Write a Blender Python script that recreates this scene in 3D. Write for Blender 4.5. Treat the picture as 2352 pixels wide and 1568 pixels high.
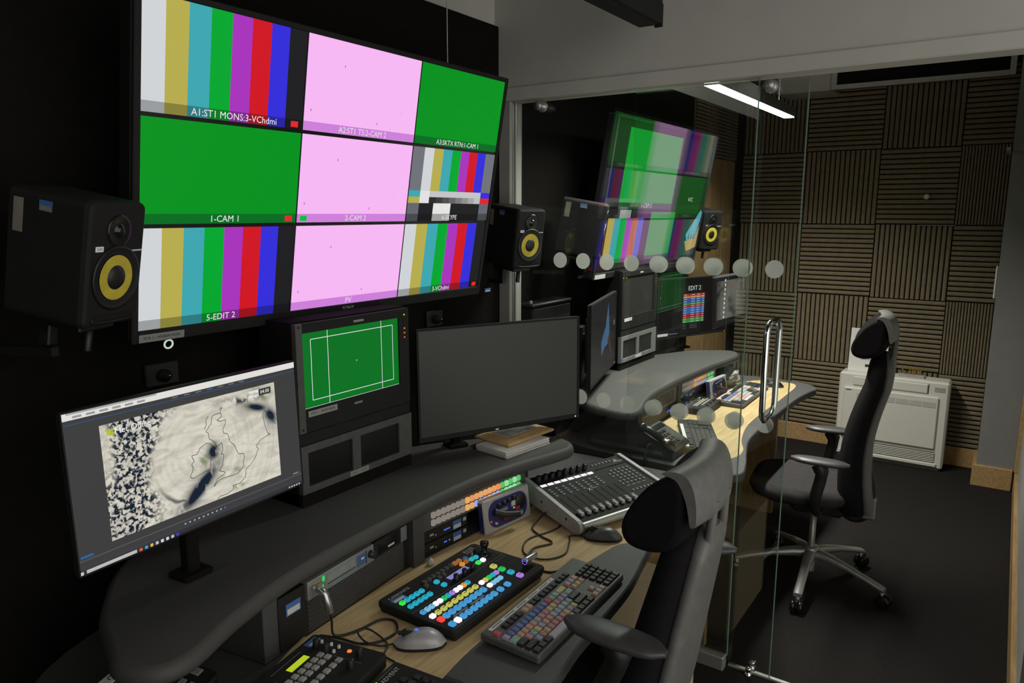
import bpy, math, random
from mathutils import Matrix, Vector
random.seed(7)
for _o in list(bpy.data.objects):
    bpy.data.objects.remove(_o)
sc = bpy.context.scene
COL = sc.collection
R = math.radians
PI = math.pi

# ------------------------------------------------------------------ camera, world, exposure
YAW, PITCH, ROLL, FPX = R(34.3346), R(9.9546), R(0.0966), 1681.58
_F = Vector((math.cos(YAW)*math.cos(PITCH), math.sin(YAW)*math.cos(PITCH), -math.sin(PITCH)))
_R = Vector((math.sin(YAW), -math.cos(YAW), 0))
_U = _R.cross(_F)
_R2 = math.cos(ROLL)*_R + math.sin(ROLL)*_U
_U2 = -math.sin(ROLL)*_R + math.cos(ROLL)*_U
cam = bpy.data.cameras.new('camera')
cam.sensor_width = 36.0
cam.lens = FPX/2352*36.0
cam.clip_start = 0.02
camo = bpy.data.objects.new('camera', cam)
COL.objects.link(camo)
camo.matrix_world = Matrix(((_R2.x, _U2.x, -_F.x, 0), (_R2.y, _U2.y, -_F.y, 0), (_R2.z, _U2.z, -_F.z, 1.68), (0, 0, 0, 1)))
sc.camera = camo
w = bpy.data.worlds.new('world')
sc.world = w
w.use_nodes = True
w.node_tree.nodes['Background'].inputs[0].default_value = (1.0, 0.98, 0.90, 1)   # added even ambient through the open side, standing in for brighter screens
w.node_tree.nodes['Background'].inputs[1].default_value = 1.4
sc.view_settings.view_transform = 'Standard'
sc.view_settings.look = 'None'
sc.view_settings.exposure = 0.0
sc.view_settings.gamma = 1.0
sc.view_settings.use_curve_mapping = False
LAMP_POWER = 40.0        # the lit pendant of the far room
sc.cycles.max_bounces = 10
sc.cycles.transparent_max_bounces = 24
sc.cycles.use_denoising = True

# ------------------------------------------------------------------ materials
def lin(c):
    return tuple(((v/255)/12.92 if v/255 <= 0.04045 else ((v/255+0.055)/1.055)**2.4) for v in c)
_mats = {}
def pbr(name, col, rough=0.5, metal=0.0, spec=0.5, var=0.12, vscale=40.0, bump=0.0, bscale=300.0):
    if name in _mats:
        return _mats[name]
    m = bpy.data.materials.new(name)
    m.use_nodes = True
    nt = m.node_tree
    b = nt.nodes['Principled BSDF']
    b.inputs['Roughness'].default_value = rough
    b.inputs['Metallic'].default_value = metal
    b.inputs['Specular IOR Level'].default_value = spec
    tc = nt.nodes.new('ShaderNodeTexCoord')
    nz = nt.nodes.new('ShaderNodeTexNoise')
    nz.inputs['Scale'].default_value = vscale
    nz.inputs['Detail'].default_value = 3
    nt.links.new(tc.outputs['Object'], nz.inputs['Vector'])
    rp = nt.nodes.new('ShaderNodeValToRGB')
    rp.color_ramp.elements[0].color = (*[v*(1-var) for v in col], 1)
    rp.color_ramp.elements[1].color = (*[min(1, v*(1+var)) for v in col], 1)
    rp.color_ramp.elements[0].position = 0.3
    rp.color_ramp.elements[1].position = 0.7
    nt.links.new(nz.outputs['Fac'], rp.inputs['Fac'])
    nt.links.new(rp.outputs['Color'], b.inputs['Base Color'])
    if bump:
        n2 = nt.nodes.new('ShaderNodeTexNoise')
        n2.inputs['Scale'].default_value = bscale
        n2.inputs['Detail'].default_value = 2
        nt.links.new(tc.outputs['Object'], n2.inputs['Vector'])
        bp = nt.nodes.new('ShaderNodeBump')
        bp.inputs['Strength'].default_value = bump
        bp.inputs['Distance'].default_value = 0.002
        nt.links.new(n2.outputs['Fac'], bp.inputs['Height'])
        nt.links.new(bp.outputs['Normal'], b.inputs['Normal'])
    _mats[name] = m
    return m
def emit(rgb, k=1.0, rough=0.35):
    """a lit pixel area, lamp or button: emission of the given sRGB colour on a black glossy base"""
    key = ('em', rgb, k)
    if key in _mats:
        return _mats[key]
    m = bpy.data.materials.new('lit_%d_%d_%d' % rgb)
    m.use_nodes = True
    b = m.node_tree.nodes['Principled BSDF']
    b.inputs['Base Color'].default_value = (0.003, 0.003, 0.003, 1)
    b.inputs['Roughness'].default_value = rough
    b.inputs['Specular IOR Level'].default_value = 0.12
    b.inputs['Emission Color'].default_value = (*lin(rgb), 1)
    b.inputs['Emission Strength'].default_value = k
    _mats[key] = m
    return m
def wood(name, dark, light, scale=6.0, axis='X', rough=0.42):
    if name in _mats:
        return _mats[name]
    m = bpy.data.materials.new(name)
    m.use_nodes = True
    nt = m.node_tree
    b = nt.nodes['Principled BSDF']
    b.inputs['Roughness'].default_value = rough
    b.inputs['Specular IOR Level'].default_value = 0.35
    tc = nt.nodes.new('ShaderNodeTexCoord')
    mp = nt.nodes.new('ShaderNodeMapping')
    mp.inputs['Scale'].default_value = {'X': (0.6, 9, 9), 'Z': (9, 9, 0.6)}[axis]
    nt.links.new(tc.outputs['Object'], mp.inputs['Vector'])
    n1 = nt.nodes.new('ShaderNodeTexNoise')
    n1.inputs['Scale'].default_value = scale
    n1.inputs['Detail'].default_value = 6
    n1.inputs['Distortion'].default_value = 1.2
    nt.links.new(mp.outputs['Vector'], n1.inputs['Vector'])
    rp = nt.nodes.new('ShaderNodeValToRGB')
    rp.color_ramp.elements[0].color = (*dark, 1)
    rp.color_ramp.elements[1].color = (*light, 1)
    rp.color_ramp.elements[0].position = 0.32
    rp.color_ramp.elements[1].position = 0.66
    nt.links.new(n1.outputs['Fac'], rp.inputs['Fac'])
    nt.links.new(rp.outputs['Color'], b.inputs['Base Color'])
    _mats[name] = m
    return m
def glass_mat():
    m = bpy.data.materials.new('clear_glass')
    m.use_nodes = True
    nt = m.node_tree
    nt.nodes.clear()
    N = nt.nodes.new
    out = N('ShaderNodeOutputMaterial')
    mix = N('ShaderNodeMixShader')
    tr = N('ShaderNodeBsdfTransparent')
    tr.inputs['Color'].default_value = (0.955, 0.975, 0.96, 1)
    gl = N('ShaderNodeBsdfGlossy')
    gl.inputs['Roughness'].default_value = 0.0
    geo = N('ShaderNodeNewGeometry')
    dot = N('ShaderNodeVectorMath'); dot.operation = 'DOT_PRODUCT'
    ab = N('ShaderNodeMath'); ab.operation = 'ABSOLUTE'
    om = N('ShaderNodeMath'); om.operation = 'SUBTRACT'; om.inputs[0].default_value = 1.0
    pw = N('ShaderNodeMath'); pw.operation = 'POWER'; pw.inputs[1].default_value = 5.0
    ml = N('ShaderNodeMath'); ml.operation = 'MULTIPLY_ADD'; ml.inputs[1].default_value = 0.92; ml.inputs[2].default_value = 0.08
    L = nt.links.new
    L(geo.outputs['Incoming'], dot.inputs[0]); L(geo.outputs['Normal'], dot.inputs[1])
    L(dot.outputs['Value'], ab.inputs[0]); L(ab.outputs[0], om.inputs[1]); L(om.outputs[0], pw.inputs[0]); L(pw.outputs[0], ml.inputs[0])
    L(ml.outputs[0], mix.inputs[0]); L(tr.outputs[0], mix.inputs[1]); L(gl.outputs[0], mix.inputs[2])
    L(mix.outputs[0], out.inputs['Surface'])
    return m
M_GLASS = glass_mat()
M_GLEDGE = pbr('glass_edge', (0.16, 0.26, 0.20), 0.25)
M_FABRIC = pbr('black_fabric', (0.010, 0.009, 0.008), 0.95, spec=0.1, bump=0.5, bscale=500)
M_WHITE = pbr('white_paint', (0.58, 0.57, 0.52), 0.8, var=0.03, vscale=8)
M_OFFW = pbr('off_white_paint', (0.36, 0.355, 0.33), 0.8, var=0.04, vscale=8)
M_CEIL = pbr('dark_ceiling', (0.045, 0.042, 0.038), 0.9)
M_CARPET = pbr('carpet', (0.020, 0.018, 0.017), 0.98, spec=0.1, var=0.35, vscale=220, bump=0.8, bscale=700)
M_FOAM = pbr('acoustic_foam', (0.22, 0.182, 0.118), 0.95, spec=0.1, var=0.12, vscale=30, bump=0.3)
M_BLK = pbr('black_plastic', (0.012, 0.012, 0.012), 0.45)
M_BLK2 = pbr('matt_black_plastic', (0.012, 0.012, 0.012), 0.7, spec=0.3)
M_GLOSS = pbr('gloss_black', (0.010, 0.010, 0.010), 0.18)
M_SCREEN = pbr('dead_screen', (0.030, 0.031, 0.029), 0.42, spec=0.5, var=0.02)
M_DKGREY = pbr('dark_grey_laminate', (0.060, 0.060, 0.060), 0.55, var=0.08, vscale=200, bump=0.2, bscale=900)
M_SHELF = pbr('charcoal_shelf', (0.058, 0.056, 0.054), 0.62, var=0.10, vscale=300, bump=0.25, bscale=900)
M_MGREY = pbr('mid_grey_plastic', (0.17, 0.17, 0.165), 0.5)
M_LGREY = pbr('light_grey_plastic', (0.42, 0.42, 0.41), 0.45)
M_RACKG = pbr('rack_grey_metal', (0.10, 0.10, 0.098), 0.5, metal=0.3)
M_SILVER = pbr('silver_metal', (0.52, 0.52, 0.51), 0.28, metal=0.9, var=0.04)
M_SATIN = pbr('satin_aluminium', (0.40, 0.41, 0.39), 0.42, metal=0.7, var=0.04)
M_CHROME = pbr('chrome', (0.75, 0.76, 0.75), 0.10, metal=1.0, var=0.02)
M_YELLOW = pbr('yellow_cone', (0.62, 0.50, 0.05), 0.5)
M_LABEL = pbr('white_label', (0.62, 0.62, 0.60), 0.6, var=0.05)
M_GLABEL = pbr('grey_label', (0.30, 0.30, 0.29), 0.6, var=0.05)
M_INK = pbr('black_ink', (0.02, 0.02, 0.02), 0.7)
M_BLUEST = pbr('blue_sticker', (0.06, 0.16, 0.42), 0.5)
M_PRINTW = pbr('white_print', (0.55, 0.55, 0.54), 0.6)
M_PRINTG = pbr('grey_print', (0.22, 0.22, 0.22), 0.6)
M_ACW = pbr('ac_white', (0.70, 0.69, 0.62), 0.45, var=0.02)
M_ACG = pbr('ac_grille', (0.36, 0.35, 0.33), 0.6)
M_GOLD = pbr('gold_letters', (0.50, 0.34, 0.06), 0.35, metal=0.6)
M_CARD = pbr('kraft_board', (0.52, 0.42, 0.27), 0.8, var=0.06, vscale=20)
M_BOX = pbr('brown_cardboard', (0.50, 0.40, 0.25), 0.8, var=0.06, vscale=20)
M_KRAFT = pbr('kraft_envelope', (0.50, 0.34, 0.14), 0.6, var=0.12, vscale=30)
M_PAPER = pbr('paper', (0.62, 0.61, 0.58), 0.7, var=0.03)
M_FILM = pbr('shiny_film', (0.42, 0.41, 0.38), 0.15, var=0.3, vscale=25, bump=0.8, bscale=60)
M_SEAT = pbr('chair_fabric', (0.008, 0.007, 0.008), 0.9, spec=0.15, bump=0.5, bscale=900)
M_SEATG = pbr('seat_cloth', (0.045, 0.042, 0.042), 0.95, spec=0.1, bump=0.4, bscale=900)
M_SHELL = pbr('chair_shell', (0.15, 0.148, 0.142), 0.45, bump=0.15, bscale=1200)
M_ARM = pbr('arm_pad', (0.055, 0.055, 0.056), 0.4)
M_OAK = wood('oak_worktop', (0.46, 0.325, 0.155), (0.63, 0.47, 0.25))
M_OAKV = wood('oak_panel', (0.30, 0.18, 0.075), (0.44, 0.29, 0.14), axis='Z')
M_OAKB = wood('oak_skirting', (0.36, 0.22, 0.09), (0.50, 0.33, 0.16))

# ------------------------------------------------------------------ mesh helpers
class MB:
    def __init__(s):
        s.v = []; s.f = []; s.m = []; s.s = []; s.mats = []
    def mi(s, mat):
        if mat not in s.mats:
            s.mats.append(mat)
        return s.mats.index(mat)
    def add(s, vs, fs, mat, smooth=False, M=None):
        o = len(s.v)
        i = s.mi(mat)
        for p in vs:
            s.v.append(tuple(M @ Vector(p)) if M is not None else tuple(p))
        for f in fs:
            s.f.append([o+k for k in f]); s.m.append(i); s.s.append(smooth)
    def box(s, x0, x1, y0, y1, z0, z1, mat, bev=0.0, M=None):
        if bev <= 0:
            vs = [(x, y, z) for z in (z0, z1) for y in (y0, y1) for x in (x0, x1)]
            s.add(vs, [(0, 2, 3, 1), (4, 5, 7, 6), (0, 1, 5, 4), (1, 3, 7, 5), (3, 2, 6, 7), (2, 0, 4, 6)], mat, False, M)
            return s
        b = min(bev, (x1-x0)/2.01, (y1-y0)/2.01, (z1-z0)/2.01)
        X = (x0, x1); Y = (y0, y1); Z = (z0, z1)
        vs = []; ix = {}
        for i in (0, 1):
            for j in (0, 1):
                for k in (0, 1):
                    sx = b if i == 0 else -b; sy = b if j == 0 else -b; sz = b if k == 0 else -b
                    for a, p in enumerate([(X[i], Y[j]+sy, Z[k]+sz), (X[i]+sx, Y[j], Z[k]+sz), (X[i]+sx, Y[j]+sy, Z[k])]):
                        ix[i, j, k, a] = len(vs); vs.append(p)
        fs = []
        I = lambda i, j, k, a: ix[i, j, k, a]
        for i in (0, 1):
            q = [I(i, 0, 0, 0), I(i, 1, 0, 0), I(i, 1, 1, 0), I(i, 0, 1, 0)]; fs.append(q if i else q[::-1])
        for j in (0, 1):
            q = [I(0, j, 0, 1), I(0, j, 1, 1), I(1, j, 1, 1), I(1, j, 0, 1)]; fs.append(q if j else q[::-1])
        for k in (0, 1):
            q = [I(0, 0, k, 2), I(1, 0, k, 2), I(1, 1, k, 2), I(0, 1, k, 2)]; fs.append(q if k else q[::-1])
        for i in (0, 1):
            for j in (0, 1):
                q = [I(i, j, 0, 0), I(i, j, 1, 0), I(i, j, 1, 1), I(i, j, 0, 1)]; fs.append(q if (i == j) else q[::-1])
            for k in (0, 1):
                q = [I(i, 0, k, 0), I(i, 1, k, 0), I(i, 1, k, 2), I(i, 0, k, 2)]; fs.append(q if (i != k) else q[::-1])
        for j in (0, 1):
            for k in (0, 1):
                q = [I(0, j, k, 1), I(1, j, k, 1), I(1, j, k, 2), I(0, j, k, 2)]; fs.append(q if (j == k) else q[::-1])
        for i in (0, 1):
            for j in (0, 1):
                for k in (0, 1):
                    q = [I(i, j, k, 0), I(i, j, k, 1), I(i, j, k, 2)]; fs.append(q if (i+j+k) % 2 else q[::-1])
        s.add(vs, fs, mat, False, M)
        return s
    def loft(s, rings, mat, smooth=True, cap=True, closed=True, M=None):
        n = len(rings[0]); vs = [p for r in rings for p in r]; fs = []
        for a in range(len(rings)-1):
            for k in range(n if closed else n-1):
                k2 = (k+1) % n
                fs.append((a*n+k, a*n+k2, (a+1)*n+k2, (a+1)*n+k))
        s.add(vs, fs, mat, smooth, M)
        if cap:
            s.add(rings[0], [tuple(range(n))[::-1]], mat, False, M)
            s.add(rings[-1], [tuple(range(n))], mat, False, M)
        return s
    def lathe(s, prof, mat, n=28, M=None, smooth=True, cap=True):
        rings = [[(r*math.cos(2*PI*k/n), r*math.sin(2*PI*k/n), z) for k in range(n)] for r, z in prof]
        return s.loft(rings, mat, smooth, cap, True, M)
    def tube(s, pts, r, mat, n=8, M=None, closed=False):
        P = [Vector(p) for p in pts]
        rr = r if isinstance(r, (list, tuple)) else [r]*len(P)
        rings = []; up = Vector((0, 0, 1)); prev = None
        for i, p in enumerate(P):
            a = P[i-1] if i > 0 else (P[-1] if closed else p)
            b = P[i+1] if i < len(P)-1 else (P[0] if closed else p)
            t = (b-a).normalized() if (b-a).length > 1e-9 else Vector((0, 0, 1))
            if prev is None:
                u = t.cross(up)
                if u.length < 1e-3:
                    u = t.cross(Vector((1, 0, 0)))
            else:
                u = prev - t*prev.dot(t)
                if u.length < 1e-6:
                    u = t.cross(up)
            u.normalize(); prev = u
            w_ = t.cross(u)
            rings.append([tuple(p + rr[i]*(math.cos(2*PI*k/n)*u + math.sin(2*PI*k/n)*w_)) for k in range(n)])
        if closed:
            rings.append(rings[0])
        return s.loft(rings, mat, True, not closed, True, M)
    def slab(s, poly, layers, mat, M=None, smooth=False):
        """extrude a closed outline (ccw) through (inset, z) layers, capped"""
        n = len(poly)
        nrm = []
        for i in range(n):
            a = Vector(poly[i-1]); b = Vector(poly[(i+1) % n]); t = (b-a).normalized()
            nrm.append(Vector((-t.y, t.x)))
        rings = [[(poly[i][0]+nrm[i].x*ins, poly[i][1]+nrm[i].y*ins, z) for i in range(n)] for ins, z in layers]
        return s.loft(rings, mat, smooth, True, True, M)
    def quad(s, x0, x1, z0, z1, y, mat, M=None):
        s.add([(x0, y, z0), (x1, y, z0), (x1, y, z1), (x0, y, z1)], [(0, 1, 2, 3)], mat, False, M)
        return s
    def flat(s, x0, x1, y0, y1, z, mat, M=None):
        s.add([(x0, y0, z), (x1, y0, z), (x1, y1, z), (x0, y1, z)], [(0, 1, 2, 3)], mat, False, M)
        return s
    def mesh(s, name):
        me = bpy.data.meshes.new(name)
        me.from_pydata(s.v, [], s.f)
        for m in s.mats:
            me.materials.append(m)
        me.polygons.foreach_set('material_index', s.m)
        me.polygons.foreach_set('use_smooth', s.s)
        me.update()
        return me
def obj(name, mb, parent=None, M=None):
    me = mb.mesh(name) if isinstance(mb, MB) else mb
    o = bpy.data.objects.new(name, me)
    COL.objects.link(o)
    if parent is not None:
        o.parent = parent
    if M is not None:
        o.matrix_local = M
    return o
def tag(o, label, cat, group=None, kind=None):
    o['label'] = label; o['category'] = cat
    if group: o['group'] = group
    if kind: o['kind'] = kind
    return o
def thing(name, label, cat, loc=(0, 0, 0), yaw=0.0, tilt=0.0, group=None):
    o = bpy.data.objects.new(name, None)
    o.empty_display_size = 0.05
    COL.objects.link(o)
    o.location = loc; o.rotation_euler = (R(tilt), 0, R(yaw))
    return tag(o, label, cat, group)
def struct(name, mb, label, cat, parent=None):
    o = obj(name, mb, parent)
    if parent is None:
        tag(o, label, cat, None, 'structure')
    return o
def T(x, y, z): return Matrix.Translation((x, y, z))
def RX(a): return Matrix.Rotation(R(a), 4, 'X')
def RY(a): return Matrix.Rotation(R(a), 4, 'Y')
def RZ(a): return Matrix.Rotation(R(a), 4, 'Z')
def text(s, size, mat, parent, M, name='lettering', align='CENTER', ext=0.0):
    cu = bpy.data.curves.new('t', 'FONT')
    cu.body = s; cu.size = size; cu.align_x = align; cu.align_y = 'CENTER'; cu.resolution_u = 2; cu.extrude = ext
    to = bpy.data.objects.new('t', cu)
    me = bpy.data.meshes.new_from_object(to)
    bpy.data.objects.remove(to); bpy.data.curves.remove(cu)
    me.name = name
    me.materials.clear(); me.materials.append(mat)
    return obj(name, me, parent, M)
def vtext(s, size, mat, parent, x, z, y=-0.002, name='lettering', align='CENTER'):
    """writing on an upright face that looks towards local -Y"""
    return text(s, size, mat, parent, T(x, y, z) @ RX(90), name, align)
def catmull(P, n=6, closed=False):
    P = [Vector(p) for p in P]; out = []; L = len(P)
    rng = range(L) if closed else range(L-1)
    for i in rng:
        p0 = P[(i-1) % L] if (closed or i > 0) else P[i]
        p1 = P[i]; p2 = P[(i+1) % L]
        p3 = P[(i+2) % L] if (closed or i+2 < L) else p2
        for k in range(n):
            t = k/n
            out.append(tuple(0.5*((2*p1)+(-p0+p2)*t+(2*p0-5*p1+4*p2-p3)*t*t+(-p0+3*p1-3*p2+p3)*t**3)))
    if not closed:
        out.append(tuple(P[-1]))
    return out
def ccw(poly):
    a = sum(poly[i-1][0]*poly[i][1]-poly[i][0]*poly[i-1][1] for i in range(len(poly)))
    return poly if a > 0 else poly[::-1]
def rrect(x0, x1, y0, y1, r, n=5):
    out = []
    for cx, cy, a0 in ((x1-r, y1-r, 0), (x0+r, y1-r, 90), (x0+r, y0+r, 180), (x1-r, y0+r, 270)):
        for k in range(n+1):
            a = R(a0+90*k/n); out.append((cx+r*math.cos(a), cy+r*math.sin(a)))
    return out
def sring(c, ux, uy, a, b, n=20, e=2.6):
    """superellipse ring about c spanned by the unit vectors ux, uy"""
    c = Vector(c); ux = Vector(ux); uy = Vector(uy); out = []
    for k in range(n):
        t = 2*PI*k/n; ct, st = math.cos(t), math.sin(t)
        out.append(tuple(c + ux*a*math.copysign(abs(ct)**(2/e), ct) + uy*b*math.copysign(abs(st)**(2/e), st)))
    return out
def cable(name, pts, r, mat, label, n=7, seg=6):
    return tag(obj(name, MB().tube(catmull(pts, n), r, mat, seg)), label, 'cable')
# ------------------------------------------------------------------ the rooms
GX = 2.51          # glass partition plane
WY = 1.76          # face of the screen wall
XF = 5.62          # far wall
ZC = 2.78          # ceiling
ZB = 2.40          # top of the black fabric
struct('floor', MB().box(-2.2, 6.0, -2.2, 2.0, -0.05, 0, M_CARPET), 'dark charcoal carpet running through both rooms', 'carpet')
struct('ceiling', MB().box(-0.6, 6.0, -0.9, 2.0, ZC, ZC+0.05, M_CEIL), 'dark ceiling above both control rooms', 'ceiling')
struct('wall_partition', MB().box(GX-0.03, GX+0.05, -2.2, -0.16, 0, 2.112, M_OFFW), 'solid partition wall continuing beyond the glass doorway', 'wall')
struct('wall_rear', MB().box(-1.1, -1.0, -0.9, 1.9, 0, ZC, M_FABRIC), 'unseen black fabric wall at the back of the near room, placed to block ambient light', 'wall')  # unseen, put here to keep ambient light off the left side
wl = struct('wall_left', MB().box(-1.6, GX+0.02, WY+0.02, WY+0.12, 0, ZC, M_WHITE), 'screen wall of the near room, white above black acoustic fabric', 'wall')
obj('fabric_panel', MB().box(-1.6, GX-0.005, WY, WY+0.02, 0, ZB, M_FABRIC, 0.004), wl)
wl2 = struct('wall_back', MB().box(GX+0.02, XF+0.1, WY+0.02, WY+0.12, 0, ZC, M_WHITE), 'screen wall of the lit far room, white above black fabric', 'wall')
obj('fabric_panel', MB().box(GX+0.02, 4.62, WY, WY+0.02, 0, ZB, M_FABRIC, 0.004), wl2)
for k, (a, b) in enumerate(((4.63, 4.95), (4.953, 5.24), (5.243, 5.46))):
    obj('oak_panel', MB().box(a, b, WY-0.004, WY+0.02, 0.12, 2.05, M_OAKV, 0.002), wl2)
obj('corner_strip', MB().box(5.47, XF, WY-0.02, WY+0.02, 0.12, ZB, M_FABRIC, 0.004), wl2)
# far wall with ribbed foam tiles
wf = struct('wall_far', MB().box(XF, XF+0.1, -0.14, WY+0.12, 0, ZC, M_CEIL), 'far wall of the lit room covered in ribbed brown acoustic foam tiles', 'wall')
def foam_mesh(wd, ht, vertical):
    mb = MB(); n = 15
    la, lb = (ht, wd) if vertical else (wd, ht)
    p = lb/n; prof = [(0, 0.0)]
    for k in range(n):
        prof += [(k*p+p*0.10, 0.0), (k*p+p*0.22, 0.0048), (k*p+p*0.36, 0.0065), (k*p+p*0.64, 0.0065), (k*p+p*0.78, 0.0048), (k*p+p*0.90, 0.0)]
    prof += [(lb, 0.0)]
    def P(u, v, d):
        return (-0.012-d, -(v if vertical else u), (u if vertical else v))
    vs = []; fs = []
    for (v, d) in prof:
        vs += [P(0, v, d), P(la, v, d)]
    for k in range(len(prof)-1):
        fs.append((2*k, 2*k+1, 2*k+3, 2*k+2))
    mb.add(vs, fs, M_FOAM)
    mb.box(-0.012, 0, -wd, 0, 0, ht, M_FOAM)
    return mb.mesh('foam_tile')
YE = [1.74, 1.29, 0.81, 0.345, 0.075]
ZE = [0.135, 0.62, 1.11, 1.61, 2.11, 2.60]
for c in range(4):
    for r in range(5):
        wd = YE[c]-YE[c+1]-0.004; ht = ZE[r+1]-ZE[r]-0.004
        o = obj('foam_tile', foam_mesh(wd, ht, (c+r) % 2 == 0), wf, T(XF, YE[c], ZE[r]))
for _a, _b in ((4.63, 5.05), (5.053, 5.47)):
    obj('foam_tile', foam_mesh(_b-_a, ZB-2.056, False), wl2, T(_b, WY+0.02, 2.056) @ RZ(90) @ Matrix.Scale(-1, 4, (0, 1, 0)) @ T(0, _b-_a, 0) if False else T(_b, WY+0.008, 2.056) @ RZ(90) @ T(0, _b-_a, 0))
struct('baseboard_far', MB().box(XF-0.02, XF, 0.075, WY, 0, 0.13, M_OAKB, 0.003), 'oak skirting board under the foam wall', 'skirting')
# white pilaster, its skirting and the right-hand wall of the far room
wr = struct('wall_right', MB().box(2.62, 5.27, -0.26, -0.145, 0, ZC, M_OFFW), 'off-white right-hand wall of the far room', 'wall')  # near stretch is unseen, extended to keep ambient out of the far room
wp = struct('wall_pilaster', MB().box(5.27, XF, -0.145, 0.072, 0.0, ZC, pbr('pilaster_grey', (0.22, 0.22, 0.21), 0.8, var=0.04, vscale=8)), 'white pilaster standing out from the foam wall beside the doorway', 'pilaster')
struct('baseboard_pilaster', MB().box(5.248, XF, -0.12, 0.092, 0, 0.135, M_OAKB, 0.003), 'oak skirting wrapped around the white pilaster', 'skirting')
struct('baseboard_right', MB().box(2.62, 5.245, -0.15, -0.128, 0, 0.135, M_OAKB, 0.003), 'oak skirting along the right-hand wall of the far room', 'skirting')
struct('trim_2', MB().box(5.20, 5.268, -0.15, -0.125, 0.136, 2.10, M_OAKB, 0.003), 'narrow oak door trim in the corner beside the pilaster', 'trim')
struct('trim_3', MB().box(5.08, XF-0.045, 0.078, 0.10, 2.038, 2.048, M_ACG), 'thin grey ledge line high in the foam corner', 'trim')
# header wall and trims around the glass
struct('wall_header', MB().box(GX-0.03, GX+0.05, -2.2, WY+0.02, 2.165, ZC, M_WHITE), 'plain white bulkhead wall above the glass partition', 'wall')
struct('trim_1', MB().box(GX-0.042, GX+0.06, -2.2, WY+0.0, 2.115, 2.165, M_WHITE, 0.004), 'white fascia rail along the top of the glass', 'trim')
jm = struct('trim_4', MB().box(GX-0.035, GX+0.05, 1.700, WY-0.002, 0, 2.115, M_OFFW, 0.004), 'white jamb post beside the glass at the screen wall', 'jamb')
for dy in (0.0, 0.014):
    obj('channel_lip', MB().box(GX-0.02+dy*0, GX-0.012, 1.686+dy*0.9, 1.692+dy*0.9, 0, 2.11, M_SATIN), jm)
# fixed pane, sliding door pane
win = struct('window_1', MB().box(GX-0.005, GX+0.005, 0.742, 1.70, 0.055, 2.113, M_GLASS), 'fixed clear glass pane of the partition with frosted dots', 'glass pane')
obj('polished_edge', MB().box(GX-0.005, GX+0.005, 0.7395, 0.7415, 0.055, 2.113, M_GLEDGE), win)
door = struct('door_1', MB().box(GX+0.022, GX+0.032, 0.592, 1.19, 0.012, 2.108, M_GLASS), 'sliding clear glass door leaf with steel pull handle, slid half open', 'glass door')
obj('polished_edge', MB().box(GX+0.022, GX+0.032, 0.5895, 0.5915, 0.012, 2.108, M_GLEDGE), door)
# frosted dots
M_DOT = bpy.data.materials.new('frosted_dot'); M_DOT.use_nodes = True
_nt = M_DOT.node_tree; _b = _nt.nodes['Principled BSDF']
_b.inputs['Base Color'].default_value = (0.34, 0.345, 0.32, 1); _b.inputs['Roughness'].default_value = 0.7
_tl = _nt.nodes.new('ShaderNodeBsdfTranslucent'); _tl.inputs[0].default_value = (0.7, 0.72, 0.68, 1)
_tp = _nt.nodes.new('ShaderNodeBsdfTransparent')
_mx = _nt.nodes.new('ShaderNodeMixShader'); _mx.inputs[0].default_value = 0.55
_mx2 = _nt.nodes.new('ShaderNodeMixShader'); _mx2.inputs[0].default_value = 0.42
_nt.links.new(_b.outputs[0], _mx.inputs[1]); _nt.links.new(_tl.outputs[0], _mx.inputs[2])
_nt.links.new(_mx.outputs[0], _mx2.inputs[1]); _nt.links.new(_tp.outputs[0], _mx2.inputs[2])
_nt.links.new(_mx2.outputs[0], _nt.nodes['Material Output'].inputs['Surface'])
dot_me = MB().lathe([(0.0305, 0), (0.0305, 0.0006)], M_DOT, 32, RY(-90)).mesh('frosted_dot')
for k in range(8):
    y = 1.481-0.1023*k
    obj('frosted_dot', dot_me, win, T(GX-0.0052, y, 1.497))
    obj('frosted_dot', dot_me, win, T(GX-0.0052, y, 0.957))
for k in range(5):
    y = 1.0715-0.1023*k
    obj('frosted_dot', dot_me, door, T(GX+0.0216, y, 1.495))
    obj('frosted_dot', dot_me, door, T(GX+0.0216, y, 0.955))
# back to back steel pull handles
def pull(sx):
    pts = []
    r = 0.042; off = 0.072
    z0, z1 = 0.978, 1.318
    pts.append((0, 0, z0)); pts.append((sx*(off-r), 0, z0))
    for k in range(1, 7):
        a = PI/2*k/6; pts.append((sx*(off-r+r*math.sin(a)), 0, z0+r-r*math.cos(a)))
    for k in range(0, 7):
        a = PI/2*k/6; pts.append((sx*(off-r+r*math.cos(a)), 0, z1-r+r*math.sin(a)))
    pts.append((0, 0, z1))
    return MB().tube(pts, 0.0105, M_CHROME, 14)
obj('pull_handle', pull(-1), door, T(GX+0.021, 0.655, 0))
obj('pull_handle', pull(1), door, T(GX+0.033, 0.655, 0))
for y, s in ((1.565, 'window'), (0.705, 'door')):
    par = win if s == 'window' else door
    xx = GX-0.006 if s == 'window' else GX+0.018
    obj('hanger_roller', MB().lathe([(0.0, 0), (0.020, 0), (0.022, -0.006), (0.016, -0.018), (0.010, -0.02), (0.010, -0.034), (0.017, -0.036), (0.017, -0.046), (0.0, -0.048)], M_SATIN, 20, T(xx, y, 2.085) @ RY(90)), par)
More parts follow.
